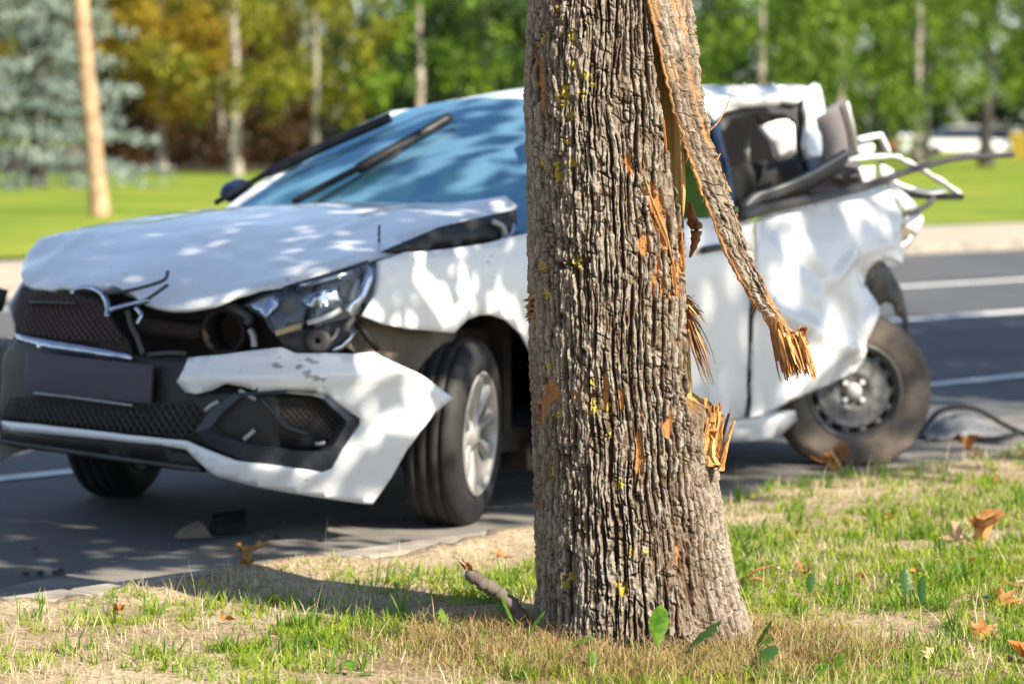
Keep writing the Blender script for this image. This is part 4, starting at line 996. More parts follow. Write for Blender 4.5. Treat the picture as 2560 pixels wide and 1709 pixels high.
# stub on the side of the trunk
base = at2([(0.113, 0.5087), (0.1231, 0.5138), (0.1332, 0.5087), (0.1433, 0.5112), (0.1534, 0.5138), (0.161, 0.5112), (0.1686, 0.5087), (0.1761, 0.5036), (0.1812, 0.4986), (0.1383, 0.5087), (0.1484, 0.5087), (0.1585, 0.5087), (0.166, 0.5062), (0.1206, 0.5087)], -.06)
tips = at2([(0.1203, 0.5923), (0.1354, 0.5974), (0.1279, 0.5695), (0.1506, 0.5797), (0.158, 0.6176), (0.1656, 0.6024), (0.1807, 0.6024), (0.1908, 0.61), (0.2161, 0.5786), (0.1431, 0.5645), (0.153, 0.5974), (0.1732, 0.605), (0.1884, 0.5898), (0.1465, 0.5898)], -.07)
wds = [w * 1.0 for w in (.013, .012, .012, .014, .012, .016, .016, .010, .012, .014, .016, .016, .012, .008)]
base = base + [(p[0] + .008, p[1], p[2]) for p in base[:12]]; tips = tips + [(q[0] + .005, q[1], q[2] - random.uniform(.01, .03)) for q in tips[:12]]; wds = wds + wds[:12]
for k, (p, q, w) in enumerate(zip(base, tips, wds)):
    y = -.02 - .09 * random.random()
    q = (q[0], y, q[2]); p = (p[0], y, p[2] - .05)
    splinter(p, q, w * 1.35, w * .5, [m_wood, m_wood, m_twood2][k % 3] if k not in (7, 8) else m_twood2, seg=6)
    if k % 2 == 0: splinter(q, (q[0] + random.uniform(-.008, .012), q[1], q[2] + random.uniform(.012, .032)), w * .14, .0006, m_twood2, seg=3)
# hanging bark flap, brush-like fibres and whiskers along the torn edge
fl = at2([(0.1161, 1.0977), (0.1225, 1.0481), (0.1319, 1.0357), (0.1289, 0.9985), (0.1167, 0.9612)], -.04)
MB().tube([Vector(p) for p in smoothpath(fl)], [.004 + .024 * math.sin(math.pi * (k / 24) ** .8) * (1 + .2 * math.sin(k * 2.3)) for k in range(25)], 9, .55).build('bark_flap', m_twood2, tree, False)
src = [(0.1096, 0.8612), (0.1109, 0.8518), (0.1122, 0.8425), (0.1122, 0.83), (0.1135, 0.8113), (0.1149, 0.7863)]
dst = [(0.1239, 0.8549), (0.1333, 0.8425), (0.149, 0.8113), (0.143, 0.7738), (0.1588, 0.7176), (0.1652, 0.6676)]
for k in range(52):
    j = k % 6; a0 = src[j]; b0 = dst[random.choice([j, min(5, j + 1), min(5, j + 2)])]
    p0 = (a0[0] + random.uniform(-.004, .002), -.05 + random.uniform(-.04, .03), a0[1] + random.uniform(-.01, .01))
    p1 = (b0[0] + random.uniform(-.01, .008), p0[1] + random.uniform(-.02, .02), b0[1] + random.uniform(-.02, .02))
    splinter(p0, p1, random.uniform(.003, .0075), .0008, random.choice([m_twood2, m_wood, m_barkb]), bend=random.uniform(-.2, .2), seg=6, name='fibre')
# tuft knocked out of the other side of the trunk
tb = [(-0.2635, 0.8527)][0]
MB().tube([(tb[0] + .012, -.03, tb[1] - .05), (tb[0] + .0, -.04, tb[1] - .01), (tb[0] + .002, -.04, tb[1] + .02), (tb[0] + .014, -.03, tb[1] + .045)], [.006, .02, .018, .005], 8).build('bark_flap', m_twood2, tree, False)
for k in range(60):
    a_ = random.uniform(-2.4, .6); ln = random.uniform(.010, .024)
    p0 = (tb[0] + random.uniform(-.002, .02), -.03 + random.uniform(-.05, .03), tb[1] + random.uniform(-.035, .03))
    splinter(p0, (p0[0] - ln * abs(math.cos(a_ * .5)) - .006, p0[1] - .02, p0[2] + ln * .7 * math.sin(a_)), random.uniform(.005, .010), .0015, random.choice([m_wood, m_twood2]), seg=4, name='fibre')
for k in range(26):
    zq = random.choice([random.uniform(.2, .62), random.uniform(.5, 1.5)]); xq = trunk_c(zq) - trunk_r(zq) + .004
    splinter((xq, random.uniform(-.06, .02), zq), (xq - random.uniform(.006, .018), random.uniform(-.06, .02), zq + random.uniform(-.008, .015)), .0012, .0004, m_twood2, seg=3, name='fibre')
# frayed lower end of the strip
ts = [(0.3126, 0.7984), (0.3188, 0.7861), (0.3281, 0.7676), (0.3374, 0.7614), (0.3466, 0.7584), (0.3559, 0.7553), (0.362, 0.7584), (0.3682, 0.7614), (0.3743, 0.7676), (0.3804, 0.7738)]
te = [(0.3411, 0.6688), (0.3515, 0.6719), (0.3564, 0.6762), (0.3657, 0.675), (0.3749, 0.6775), (0.3841, 0.6762), (0.3934, 0.6738), (0.4026, 0.675), (0.4118, 0.6762), (0.3928, 0.7584)]
for k in range(120):
    j = k % 10; a0 = ts[j]; b0 = te[j]
    y = -.16 + random.uniform(-.022, .04)
    p0 = (a0[0] + random.uniform(-.006, .006), y, a0[1] + random.uniform(0, .03)); sc = random.uniform(.5, 1.04)
    p1 = (a0[0] + (b0[0] - a0[0]) * sc + random.uniform(-.007, .007), y + random.uniform(-.02, .02), a0[1] + (b0[1] - a0[1]) * sc)
    splinter(p0, p1, random.uniform(.004, .009), random.uniform(.0008, .004), m_twood2 if j in (0, 9) else random.choice([m_wood, m_wood, m_wood, m_twood2]), bend=random.uniform(-.09, .10), seg=5)
for P in ([(0.1604, 1.2697), (0.18, 1.2893), (0.194, 1.3138), (0.2062, 1.3414), (0.2182, 1.3842)], ): rodp = [(x, -.09, z) for x, z in P]; MB().tube(smoothpath(rodp), [.0022 - .0016 * k / 24 for k in range(25)], 5).build('fibre', m_wood, tree)
for a0, b0 in zip([(0.1725, 1.185), (0.2011, 1.1358), (0.2168, 1.0619), (0.2211, 1.0619)], [(0.1847, 1.2144), (0.2116, 1.1223), (0.2242, 1.0607), (0.2273, 1.0681)]):
    splinter((a0[0], -.09, a0[1]), (b0[0], -.1, b0[1]), .009, .002, m_wood, seg=4)
for k in range(30):
    s = random.uniform(.08, .62); lr = random.random() < .5
    A = SL if lr else SR; x0 = np.interp(s, s_par, A[:, 0]); z0 = np.interp(s, s_par, A[:, 1]); ln = random.uniform(.008, .03)
    y0 = np.interp(s, s_par, ydl if lr else ydr)
    splinter((x0, y0, z0), (x0 + (-1 if lr else 1) * ln * .4, y0, z0 + random.choice([-1, 1, -1]) * ln), random.uniform(.0015, .004), .0006, random.choice([m_wood, m_twood2]), seg=3, name='fibre')
# long slivers of pale wood along the crack
for L in ([(-0.0036, 1.1674), (0.0088, 1.1247), (0.0273, 1.0759), (0.0457, 1.0331), (0.0581, 0.9965), (0.0674, 0.9536)], [(0.0382, 1.3194), (0.0431, 1.2891), (0.0482, 1.2405), (0.0519, 1.2162)], [(0.0925, 1.2496), (0.094, 1.1855), (0.0949, 1.1184), (0.0932, 1.0634)], [(0.0674, 0.9659), (0.0718, 0.923), (0.0757, 0.874)], [(0.0891, 1.0328), (0.0923, 0.9838), (0.0956, 0.9348)]):
    yq = [-math.sqrt(max(.0, trunk_r(z) ** 2 - (x - trunk_c(z)) ** 2)) - .002 for x, z in L]
    if L[0][0] > .165: yq = [-.09] * len(L)
    P = smoothpath([(x, y, z) for (x, z), y in zip(L, yq)]); n = len(P)
    MB().tube(P, [.0012 + .0045 * math.sin(math.pi * k / (n - 1)) for k in range(n)], 5, .6).build('splinter', m_wood, tree, False)

# --- limbs and crown (above the picture; they shade the road, the wing and the bonnet)
m_leaf1 = leafmat('maple_leaf', (.05, .1, .018), (.11, .15, .03))
def leaf_cloud(name, centres, size, mat, parent, droop=.3, aspect=.75, seed=1):
    g = np.random.default_rng(seed); n = len(centres)
    d = g.normal(size=(n, 3)); d[:, 2] -= droop; d /= np.linalg.norm(d, axis=1)[:, None]
    e = g.normal(size=(n, 3)); e -= (e * d).sum(1)[:, None] * d; e /= np.linalg.norm(e, axis=1)[:, None]
    s = size * g.uniform(.6, 1.3, n)[:, None]; f = np.cross(d, e)
    c = np.asarray(centres)
    V = np.stack([c, c + d * s * .55 + e * s * aspect * .5 + f * s * .08, c + d * s, c + d * s * .55 - e * s * aspect * .5 + f * s * .08], 1).reshape(-1, 3)
    F = (np.arange(n)[:, None] * 4 + np.arange(4)[None, :])
    return mk(name, V, F, mat, parent, False)
inv = Matrix.Translation((TREE[0], TREE[1], .08)) @ Matrix.Rotation(RZ, 4, 'Z'); inv = inv.inverted()
def toloc(W):
    W = np.asarray(W); A = np.array(inv); return W @ A[:3, :3].T + A[:3, 3]
def blob(c, r, n, g, clump=60, cr=.28):
    k = max(1, n // clump); q = g.normal(size=(k, 3)); q /= np.linalg.norm(q, axis=1)[:, None]; q *= g.uniform(.25, 1, k)[:, None] ** .5
    cc = np.asarray(c) + q * np.asarray(r)
    return np.repeat(cc, clump, 0) + g.normal(size=(k * clump, 3)) * cr
g = np.random.default_rng(5)
cl = np.concatenate([blob((6.85, 3.9, 4.2), (1.45, 1.25, .8), 2300, g), blob((4.7, 4.1, 5.0), (2.1, 1.7, 1.1), 7000, g), blob((7.3, 5.0, 5.6), (1.6, 1.8, 1.2), 2600, g), blob((3.4, 4.6, 5.0), (1.6, 1.6, 1.0), 2600, g), blob((5.3, 5.6, 6.6), (2.2, 2.2, 1.2), 3000, g)])
# the sun reaches the trunk and the verge below it: no leaves hang in that shaft
lit = (np.abs(cl[:, 0] - 5.48) < .5) & (cl[:, 2] < 1.9 + (4.9 - cl[:, 1]) * .84)
lit |= (cl[:, 1] + 1.19 * (cl[:, 2] - .1) < 6.75)
cl = cl[~lit & (cl[:, 2] > 2.5)]
leaf_cloud('crown', toloc(cl), .15, m_leaf1, tree, .4, .9, 3)
for e in ((6.9, 4.0, 4.3), (7.5, 5.2, 5.8), (3.7, 5.0, 5.4), (5.2, 5.4, 6.6), (4.6, 6.3, 5.6)):
    p = [Vector((TREE[0] - .02, TREE[1] + .02, 3.1)), Vector((TREE[0], TREE[1], 3.3)).lerp(Vector(e), .45) + Vector((0, 0, .15)), Vector(e)]
    lp = toloc(np.array([tuple(q) for q in smoothpath(p)]))
    MB().tube([Vector(q) for q in lp], [.1 - .085 * k / (len(lp) - 1) for k in range(len(lp))], 8).build('limb', m_barkb, tree)

# ------------------------------------------------------------------ grass, weeds, leaves and litter on the verge
FWD = np.array([math.cos(HEAD), math.sin(HEAD)]); RGT = np.array([math.sin(HEAD), -math.cos(HEAD)])
def vz(x, y): return verge_z(np.asarray(x, float), np.asarray(y, float))
def blades(name, pts, ln, w, lean, mat, seed, curl=.6):
    g = np.random.default_rng(seed); n = len(pts)
    z0 = vz(pts[:, 0], pts[:, 1]) - .003
    b0 = np.column_stack([pts, z0]); L = ln * g.uniform(.45, 1.35, n)
    az = g.uniform(0, 2 * math.pi, n); le = np.abs(g.normal(0, lean, n)); le = np.clip(le, .05, 1.45)
    d = np.column_stack([np.cos(az) * np.sin(le), np.sin(az) * np.sin(le), np.cos(le)])
    le2 = np.clip(le + curl * g.uniform(.2, 1.2, n), 0, 2.0)
    d2 = np.column_stack([np.cos(az) * np.sin(le2), np.sin(az) * np.sin(le2), np.cos(le2)])
    wa = g.uniform(0, 2 * math.pi, n); sd = np.column_stack([np.cos(wa), np.sin(wa), np.zeros(n)]) * (w * g.uniform(.6, 1.3, n))[:, None]
    m = b0 + d * (L * .55)[:, None]; t = m + d2 * (L * .45)[:, None]
    V = np.stack([b0 - sd, b0 + sd, m + sd * .75, m - sd * .75, t], 1).reshape(-1, 3); V[:, 2] = np.maximum(V[:, 2], .0)
    k = np.arange(n)[:, None] * 5
    F = np.concatenate([k + np.array([[0, 1, 2]]), k + np.array([[0, 2, 3]]), k + np.array([[3, 2, 4]])])
    return mk(name, V, F, mat, None, False)
def scatter(n, seed, dens, umin=1.6, umax=13.5, vmin=1.4, vmax=6.9):
    if umin == 1.6: n = int(n * 1.35)
    g = np.random.default_rng(seed); P = np.column_stack([g.uniform(umin, umax, n), g.uniform(vmin, vmax, n)])
    dd = P @ FWD; X = P @ RGT
    edge = 6.42 + .5 * sst(6.9, 8.6, P[:, 0])
    ok = (dd > 5.2) & (np.abs(X) < dd * .27 + .4) & (P[:, 1] < edge) & (g.random(n) < dens(P[:, 0], P[:, 1]))
    return P[ok]
def tufts(n, seed, dens, per=22, sig=.016, **kw):
    c = scatter(n, seed, dens, **kw); g = np.random.default_rng(seed + 500)
    k = g.integers(per // 3, per, len(c)); P = np.repeat(c, k, 0); P = P + g.normal(size=P.shape) * sig * g.uniform(.4, 1.6, len(c)).repeat(k)[:, None]
    return P[P[:, 1] < 6.43 + .5 * sst(6.9, 8.6, P[:, 0])]
dtree = lambda x, y: np.hypot(x - TREE[0], y - TREE[1])
bare = lambda x, y: np.exp(-(((x - 6.02) / .34) ** 2 + ((y - 4.55) / .2) ** 2))      # patch of scraped sand beside the trunk
side_k = lambda x, y: sst(-.6, .9, (x - TREE[0]) * RGT[0] + (y - TREE[1]) * RGT[1])   # greener on one side of the trunk
def dgreen(x, y):
    p = fbm(x * 2.6, y * 2.6, 4, 61); k = .5 + .85 * side_k(x, y)
    return np.clip(sst(.62 - .25 * k, .80 - .25 * k, p + .10) * (.55 + .6 * k) + .06, 0, 1) * (1 - bare(x, y)) * (.2 + .8 * sst(6.4, 5.5, y))
def ddry(x, y):
    p = fbm(x * 3.1 + 9, y * 3.1, 4, 66); return np.clip(sst(.32, .66, p), 0, 1) * (1 - .8 * bare(x, y)) * (.5 + .5 * sst(6.5, 5.6, y))
m_gr = leafmat('grass_green', (.13, .25, .01), (.34, .42, .035), 9, .4)
m_gr2 = leafmat('grass_low', (.16, .22, .015), (.33, .35, .05), 7, .35)
m_gd = leafmat('grass_deep', (.08, .19, .015), (.17, .29, .03), 9, .4)
m_dry = leafmat('grass_dry', (.46, .37, .2), (.62, .54, .34), 14, .25)
m_thatch = leafmat('grass_thatch', (.2, .125, .05), (.46, .34, .15), 14, .2)
def gset(o, lab): return tag(o, lab, 'grass', None, 'stuff')
gset(blades('grass', tufts(26000, 1, dgreen), .038, .0024, 1.05, m_gr, 1), 'short green turf growing in patches on the sandy verge')
gset(blades('grass', tufts(9000, 2, lambda x, y: dgreen(x, y) * sst(.42, .66, fbm(x * 5, y * 5, 3, 70)), 20, .012), .062, .0024, .6, m_gd, 2), 'longer deep green grass tufts in the turf of the verge')
gset(blades('grass', scatter(260000, 21, lambda x, y: np.clip(dgreen(x, y) * 1.3 + .08, 0, 1)), .017, .0021, 1.2, m_gr2, 21, .4), 'low mossy turf spread over the soil of the verge')
gset(blades('dry_grass', tufts(16000, 3, ddry, 18, .03), .045, .0013, 1.35, m_dry, 3, .25), 'straw-coloured dead grass lying flat on the sandy verge')
def dth(x, y):
    d = dtree(x, y); fr = (x - TREE[0]) * FWD[0] + (y - TREE[1]) * FWD[1]
    return np.clip(np.exp(-((d - .30) / .2) ** 2) * (fr < .15) + .9 * np.exp(-((d - .42) / .16) ** 2) * (fr < -.05), 0, 1) * (1 - .7 * bare(x, y))
gset(blades('dry_grass', scatter(420000, 4, lambda x, y: dth(x, y) * .3, 4.6, 6.5, 4.0, 5.9), .075, .0012, 1.05, m_thatch, 4, 1.7), 'fine brown dead grass matted around the foot of the trunk')
gset(blades('dry_grass', scatter(60000, 5, lambda x, y: dth(x, y) * .15, 4.6, 6.5, 4.0, 5.9), .075, .0006, .8, m_dry, 5, 1.3), 'thin pale grass stalks standing around the foot of the trunk')
gset(blades('grass', scatter(52000, 6, lambda x, y: dth(x, y) * .5, 4.6, 6.5, 4.0, 5.9), .045, .0014, .6, m_gr, 6, .7), 'green blades sprouting among dead grass at the foot of the trunk')
gset(blades('dry_grass', scatter(16000, 23, lambda x, y: .2 + 0 * x), .11, .0011, 1.6, m_dry, 23, .1), 'long dead stalks lying loose on the verge')
gset(blades('grass', scatter(26000, 7, lambda x, y: .04 * side_k(x, y) * (dtree(x, y) > .4)), .11, .0012, .45, m_dry, 7, .6), 'thin pale seed stalks scattered over the greener turf')
# crumbs of soil and litter
g = np.random.default_rng(9); P = scatter(26000, 10, lambda x, y: .25 + .75 * bare(x, y) + 0 * x)
n = len(P); s = g.uniform(.0015, .006, n) * (1 + .6 * (g.random(n) < .05)); c = np.column_stack([P, vz(P[:, 0], P[:, 1]) + s * .3])
o8 = np.array([(1, 0, 0), (-1, 0, 0), (0, 1, 0), (0, -1, 0), (0, 0, .7), (0, 0, -.7)]); V = (c[:, None] + o8[None] * (s[:, None] * g.uniform(.6, 1.4, (n, 3)))[:, None, :]).reshape(-1, 3)
f8 = np.array([(0, 2, 4), (2, 1, 4), (1, 3, 4), (3, 0, 4), (2, 0, 5), (1, 2, 5), (3, 1, 5), (0, 3, 5)]); F = (np.arange(n)[:, None, None] * 6 + f8[None]).reshape(-1, 3)
tag(mk('gravel', V, F, m_soil, None, False), 'crumbs of sandy soil strewn over the verge', 'gravel', None, 'stuff')

# --- broad-leaved weeds
m_weed = leafmat('weed_leaf', (.045, .13, .012), (.15, .27, .025), 40, .35, .45)
m_weedd = leafmat('weed_leaf_dark', (.03, .085, .018), (.05, .12, .025), 6, .25, .4)
def weed_leaf(length, width, az, el, bend, mat, parent, lobed=False, seed=0):
    pt = .35 if width > .013 else .1
    r = random.Random(seed); n = 16; V = []; F = []; p = Vector((0, 0, 0)); e = el
    for k in range(n + 1):
        t = k / n
        w = width * (.12 + .88 * math.sin(min(1, max(0, (t - pt) / (1 - pt))) ** 1.25 * math.pi) ** .7) * (1 + .12 * math.sin(k * 2.7 + seed)) if t > pt else width * .12
        if lobed and .2 < t < .9: w *= .62 + .5 * (k % 2)
        if k == n: w = width * .02
        d = Vector((math.cos(az) * math.cos(e), math.sin(az) * math.cos(e), math.sin(e))); sd = Vector((-math.sin(az), math.cos(az), 0)); nn = sd.cross(d)
        if k: p = p + d * length / n
        e -= bend / n
        wv = .06 * width * math.sin(k * 2.1 + seed)
        V += [p - sd * w + nn * (w * .25 + wv), p - nn * .0, p + sd * w + nn * (w * .25 - wv)]
        if k: b = 3 * k; F += [(b - 3, b - 2, b + 1, b), (b - 2, b - 1, b + 2, b + 1)]
    return mk('leaf', V, F, mat, parent, True)
def weed(x, y, leaves, label):
    o = empty('weed', (x, y, float(vz(x, y)) - .004)); tag(o, label, 'weed', 'broad-leaved weeds on the verge')
    for i, (ln, w, az, el, bd, dark, lob) in enumerate(leaves):
        weed_leaf(ln, w, R(az), R(el), R(bd), m_weedd if dark else m_weed, o, lob, i + int(x * 100) % 7)
    return o
A0 = math.degrees(math.atan2(RGT[1], RGT[0]))          # bearing that runs along the picture plane
wp = [(5.197, 4.602), (5.231, 4.567), (5.131, 4.978), (5.091, 4.846), (5.127, 5.209), (5.145, 5.109), (5.401, 4.491), (5.275, 4.359), (6.236, 4.975), (6.254, 4.67), (6.279, 4.644), (6.395, 4.62), (5.397, 4.234), (5.329, 4.232), (5.009, 4.631), (4.872, 5.148), (5.21, 5.468), (4.624, 5.026), (5.884, 4.777), (6.577, 4.825), (5.243, 4.32)]
weed(*wp[0], [(.17, .024, A0 + 80, 80, 40, 0, 0), (.05, .012, A0 + 200, 60, 30, 0, 0)], 'weed with one tall upright pale green leaf against the trunk')
weed(*wp[1], [(.16, .03, A0 + 20, 66, 40, 1, 1), (.06, .015, A0 - 40, 50, 30, 1, 0)], 'weed with a dark lobed leaf leaning off the trunk')
weed(*wp[2], [(.15, .020, A0 + 175, 84, 25, 0, 0), (.12, .01, A0 + 30, 70, 30, 0, 0)], 'weed with a narrow upright leaf beside the broken branch')
weed(*wp[3], [(.13, .02, A0 + 20, 40, 30, 0, 0), (.08, .012, A0 + 170, 50, 60, 0, 0)], 'weed with a long leaf arching over the dead grass at the trunk')
weed(*wp[4], [(.08, .016, A0 + 150, 75, 20, 0, 0), (.07, .013, A0 + 60, 50, 40, 0, 0), (.09, .008, A0, 70, 20, 0, 0)], 'small bright weed in front of the broken branch')
weed(*wp[5], [(.10, .018, A0 + 190, 55, 50, 1, 1), (.08, .02, A0 + 20, 40, 60, 0, 1), (.06, .015, A0 - 60, 50, 40, 0, 1)], 'toothed weed under the broken branch')
weed(*wp[6], [(.13, .018, A0 + 10, 80, 30, 0, 0), (.1, .016, A0 + 30, 65, 30, 0, 1), (.07, .014, A0 - 60, 55, 30, 0, 0)], 'tall weed standing at the flared root of the trunk')
weed(*wp[7], [(.12, .022, A0 + 60, 70, 60, 1, 0), (.06, .014, A0 + 180, 50, 50, 1, 0)], 'dark hooked weed leaf beside the root flare')
weed(*wp[8], [(.09, .016, A0 + 80, 75, 20, 1, 1), (.07, .014, A0 + 170, 45, 40, 0, 1)], 'weed with dark folded leaf behind the bare sand')
weed(*wp[9], [(.12, .017, A0 + 90, 82, 20, 1, 1), (.08, .014, A0 + 170, 50, 40, 0, 1)], 'upright dark toothed weed in the greener turf')
weed(*wp[10], [(.10, .012, A0 + 70, 85, 25, 1, 0), (.08, .012, A0 - 20, 50, 50, 0, 0)], 'thin dark weed next to the upright toothed one')
weed(*wp[11], [(.12, .022, A0 + 25, 30, 30, 1, 1), (.09, .02, A0 + 160, 35, 40, 0, 1)], 'dark weed spreading flat near the curled orange leaf')
weed(*wp[12], [(.08, .014, A0 + 60, 70, 30, 0, 1), (.07, .014, A0 + 150, 60, 40, 0, 1)], 'weed growing at the rim of the bare sand')
weed(*wp[13], [(.07, .014, A0 + 60, 60, 30, 0, 1), (.06, .012, A0 + 200, 50, 40, 0, 1)], 'low toothed weed below the bare sand')
weed(*wp[14], [(.07, .011, A0 + 90, 80, 20, 0, 0)], 'single small leaf poking out of matted dead grass')
weed(*wp[15], [(.11, .018, A0 + 15, 25, 40, 1, 0), (.1, .018, A0 + 60, 40, 50, 0, 0), (.07, .016, A0 + 200, 45, 50, 0, 0)], 'dark weed leaf lying over the trunk shadow')
weed(*wp[16], [(.09, .005, A0 + 160, 75, 20, 0, 0), (.1, .005, A0 + 20, 70, 30, 0, 0), (.08, .005, A0 + 90, 80, 20, 0, 0)], 'tuft of grassy weed at the end of the trunk shadow')
weed(*wp[17], [(.07, .014, A0 + 100, 55, 50, 0, 0), (.06, .012, A0 + 10, 40, 50, 0, 0)], 'small weed in thin grass before the trunk shadow')
weed(*wp[18], [(.06, .014, A0 + 40, 45, 40, 0, 1), (.06, .012, A0 + 140, 45, 40, 0, 1), (.05, .012, A0 - 70, 40, 40, 0, 1)], 'pale rosette weed between trunk and bare sand')
weed(*wp[19], [(.07, .016, A0 + 40, 40, 40, 0, 1), (.06, .014, A0 + 150, 40, 40, 0, 1)], 'pale rosette weed in the turf near the curled leaf')
weed(*wp[20], [(.07, .008, A0 + 40, 60, 60, 0, 0), (.08, .007, A0 + 140, 60, 60, 0, 0)], 'narrow weed beside matted dead grass')

# --- fallen leaves
m_fall = leafmat('fallen_leaf', (.24, .09, .025), (.55, .3, .1), 22, .25, .7)
m_fall2 = leafmat('fallen_leaf_pale', (.55, .38, .2), (.66, .5, .3), 22, .25, .7)
m_fall3 = leafmat('fallen_leaf_rust', (.3, .1, .02), (.5, .24, .05), 22, .25, .7)
m_fallg = leafmat('fallen_leaf_green', (.12, .2, .03), (.5, .3, .06), 9, .3, .6)
def maple(name, x, y, z, size, yaw, curl, tilt, mat, label, stem=.6):
    rad = [1, .45, .82, .4, .62, .28, .5, .2, .42, .18, .42, .2, .5, .28, .62, .4, .82, .45]
    n = len(rad); V = [Vector((0, 0, 0))]; F = []; ph = random.uniform(0, 6)
    for ring in (.5, 1):
        for k in range(n):
            th = 2 * math.pi * k / n; r = rad[k] * size * ring * random.uniform(.9, 1.1)
            zz = curl * size * ring * ring * (math.sin(2 * th + ph) * .6 + math.sin(3 * th + ph * 2) * .4 + .5)
            V.append(Vector((r * math.cos(th), r * math.sin(th), zz)))
    for k in range(n):
        k2 = (k + 1) % n; F += [(0, 1 + k, 1 + k2), (1 + k, 1 + n + k, 1 + n + k2, 1 + k2)]
    mb = MB(); mb.V = [tuple(v) for v in V]; mb.F = F
    o = mb.build(name, mat, None, True)
    o.location = (x, y, z); o.rotation_euler = (tilt[0], tilt[1], yaw)
    if stem:
        MB().tube([(0, 0, 0), (-.4 * size, 0, .02 * size), (-(.5 + stem) * size, .1 * size, .10 * size)], .0016, 5).build('stalk', m_fall3, o)
    return tag(o, label, 'leaf', 'fallen leaves')
lp = [(7.694, 5.813), (7.547, 5.38), (7.331, 5.284), (7.236, 5.444), (6.49, 4.541), (6.054, 4.301), (5.873, 4.045), (6.751, 4.646), (5.724, 4.197), (5.522, 6.436), (5.249, 5.987), (6.232, 6.131), (7.078, 5.066), (6.622, 5.091), (6.564, 5.258), (7.196, 5.805), (6.532, 5.077), (6.784, 5.033), (6.404, 5.314), (4.825, 6.134), (4.891, 5.795)]
lr = [(6.143, 7.168), (9.329, 7.376), (10.253, 7.365), (10.012, 7.131), (9.583, 7.786)]
maple('fallen_leaf', lr[0][0], lr[0][1], .022, .085, R(A0) + .3, .35, (.15, -.12), m_fall, 'large orange maple leaf with long stalk lying on the asphalt by the kerb', 1.6)
maple('fallen_leaf', lr[1][0], lr[1][1] - .02, .035, .10, R(A0) + .8, .7, (.5, .2), m_fall, 'crumpled golden maple leaf leaning on the flat rear tyre')
maple('fallen_leaf', lr[2][0], lr[2][1], .05, .06, R(A0), .8, (.8, .2), m_fall, 'curled orange leaf on the torn plastic piece in the road')
maple('fallen_leaf', lr[3][0], lr[3][1], .02, .07, R(A0) + 2, .5, (.2, .2), m_fall, 'flat orange leaf lying before the torn plastic piece')
zt = lambda p, d=.02: (p[0], p[1], float(vz(p[0], p[1])) + d)
maple('fallen_leaf', *zt(lp[1], .045), .075, R(A0) + 1.2, 1.0, (.9, .3), m_fall, 'big curled orange leaf standing up in the green turf')
maple('fallen_leaf', *zt(lp[2], .025), .06, R(A0) + 3, .6, (.5, -.3), m_fall2, 'pale dry leaf just below the big curled orange leaf')
maple('fallen_leaf', *zt(lp[4], .015), .07, R(A0) + .2, .6, (.9, .1), m_fall, 'narrow folded brown leaf in the turf past the bare sand')
maple('fallen_leaf', *zt(lp[5], .015), .065, R(A0) + .5, .35, (.95, -.35), m_fall, 'smooth tan leaf propped at an angle in the turf')
maple('fallen_leaf', *zt(lp[6], .02), .07, R(A0) + 1.8, .5, (.8, .2), m_fall3, 'rusty leaf in front of the smooth tan leaf')
maple('fallen_leaf', *zt(lp[7], .02), .07, R(A0) + .4, .4, (.5, .2), m_fall2, 'light brown leaf lying beyond the narrow folded one')
maple('fallen_leaf', *zt(lp[11], .012), .05, R(A0), .3, (.2, .1), m_fall, 'small orange leaf flat on sand behind the broken branch', 0)
SCR = [(m_fall2, 'small pale straw-coloured scrap of leaf lying in the grass'), (m_fall, 'small orange-brown scrap of leaf lying in the grass'), (m_fall3, 'small dark rusty scrap of leaf lying in the grass')]
for i in (0, 3, 8, 9, 10, 12, 13, 14, 15, 16, 17, 19, 20):
    maple('fallen_leaf', *zt(lp[i], .01), random.uniform(.022, .04), random.uniform(0, 6), .5, (random.uniform(-.5, .5), random.uniform(-.4, .4)), *random.choice(SCR), 0)
g = np.random.default_rng(77)
for i in range(22):
    d = g.uniform(8.0, 11.0); X = g.uniform(-.17, .17) * d; q = FWD * d + RGT * X
    if q[1] < 6.3 and dtree(q[0], q[1]) > .45:
        maple('fallen_leaf', q[0], q[1], float(vz(q[0], q[1])) + .008, g.uniform(.015, .034), g.uniform(0, 6), .5, (g.uniform(-.5, .5), g.uniform(-.4, .4)), *random.choice(SCR), 0)

# --- broken branch stuck in the ground beside the trunk
b0, b1 = [(5.503, 5.341)][0], None
bk = [(-0.4354, 0.212), (-0.2931, 0.071)]
t2w = lambda q, dy: Vector((TREE[0] + RGT[0] * q[0] + FWD[0] * dy, TREE[1] + RGT[1] * q[0] + FWD[1] * dy, .08 + q[1]))
q0 = t2w(bk[1], -.02); tip = t2w(bk[0], -.06)
br = empty('broken_branch', q0); tag(br, 'short broken branch with rough bark sticking up beside the trunk', 'branch')
pth = [(tip - q0) * t + Vector((0, 0, .012 * math.sin(t * 5))) + Vector((.004 * math.sin(t * 17), .004 * math.cos(t * 13), 0)) for t in np.linspace(-.15, .93, 40)]
mb = MB(); mb.tube(pth, [.0185 + .003 * math.sin(i * 1.1) + .003 * math.sin(i * 2.7) - .003 * i / 40 for i in range(40)], 14)
mb.V = [tuple(Vector(v) + Vector([random.uniform(-.0018, .0018) for _ in range(3)])) for v in mb.V]
mb.build('stem', m_barkb, br)
dv = (tip - q0).normalized()
for k in range(9):
    s0 = (tip - q0) * .91 + Vector([random.uniform(-.009, .009) for _ in range(3)])
    splinter(s0, s0 + dv * random.uniform(.015, .045) + Vector([random.uniform(-.008, .008) for _ in range(3)]), .005, .001, m_twood2, br, seg=3)
tw = [(6.329, 5.296), (6.455, 5.328), (6.244, 5.175)]
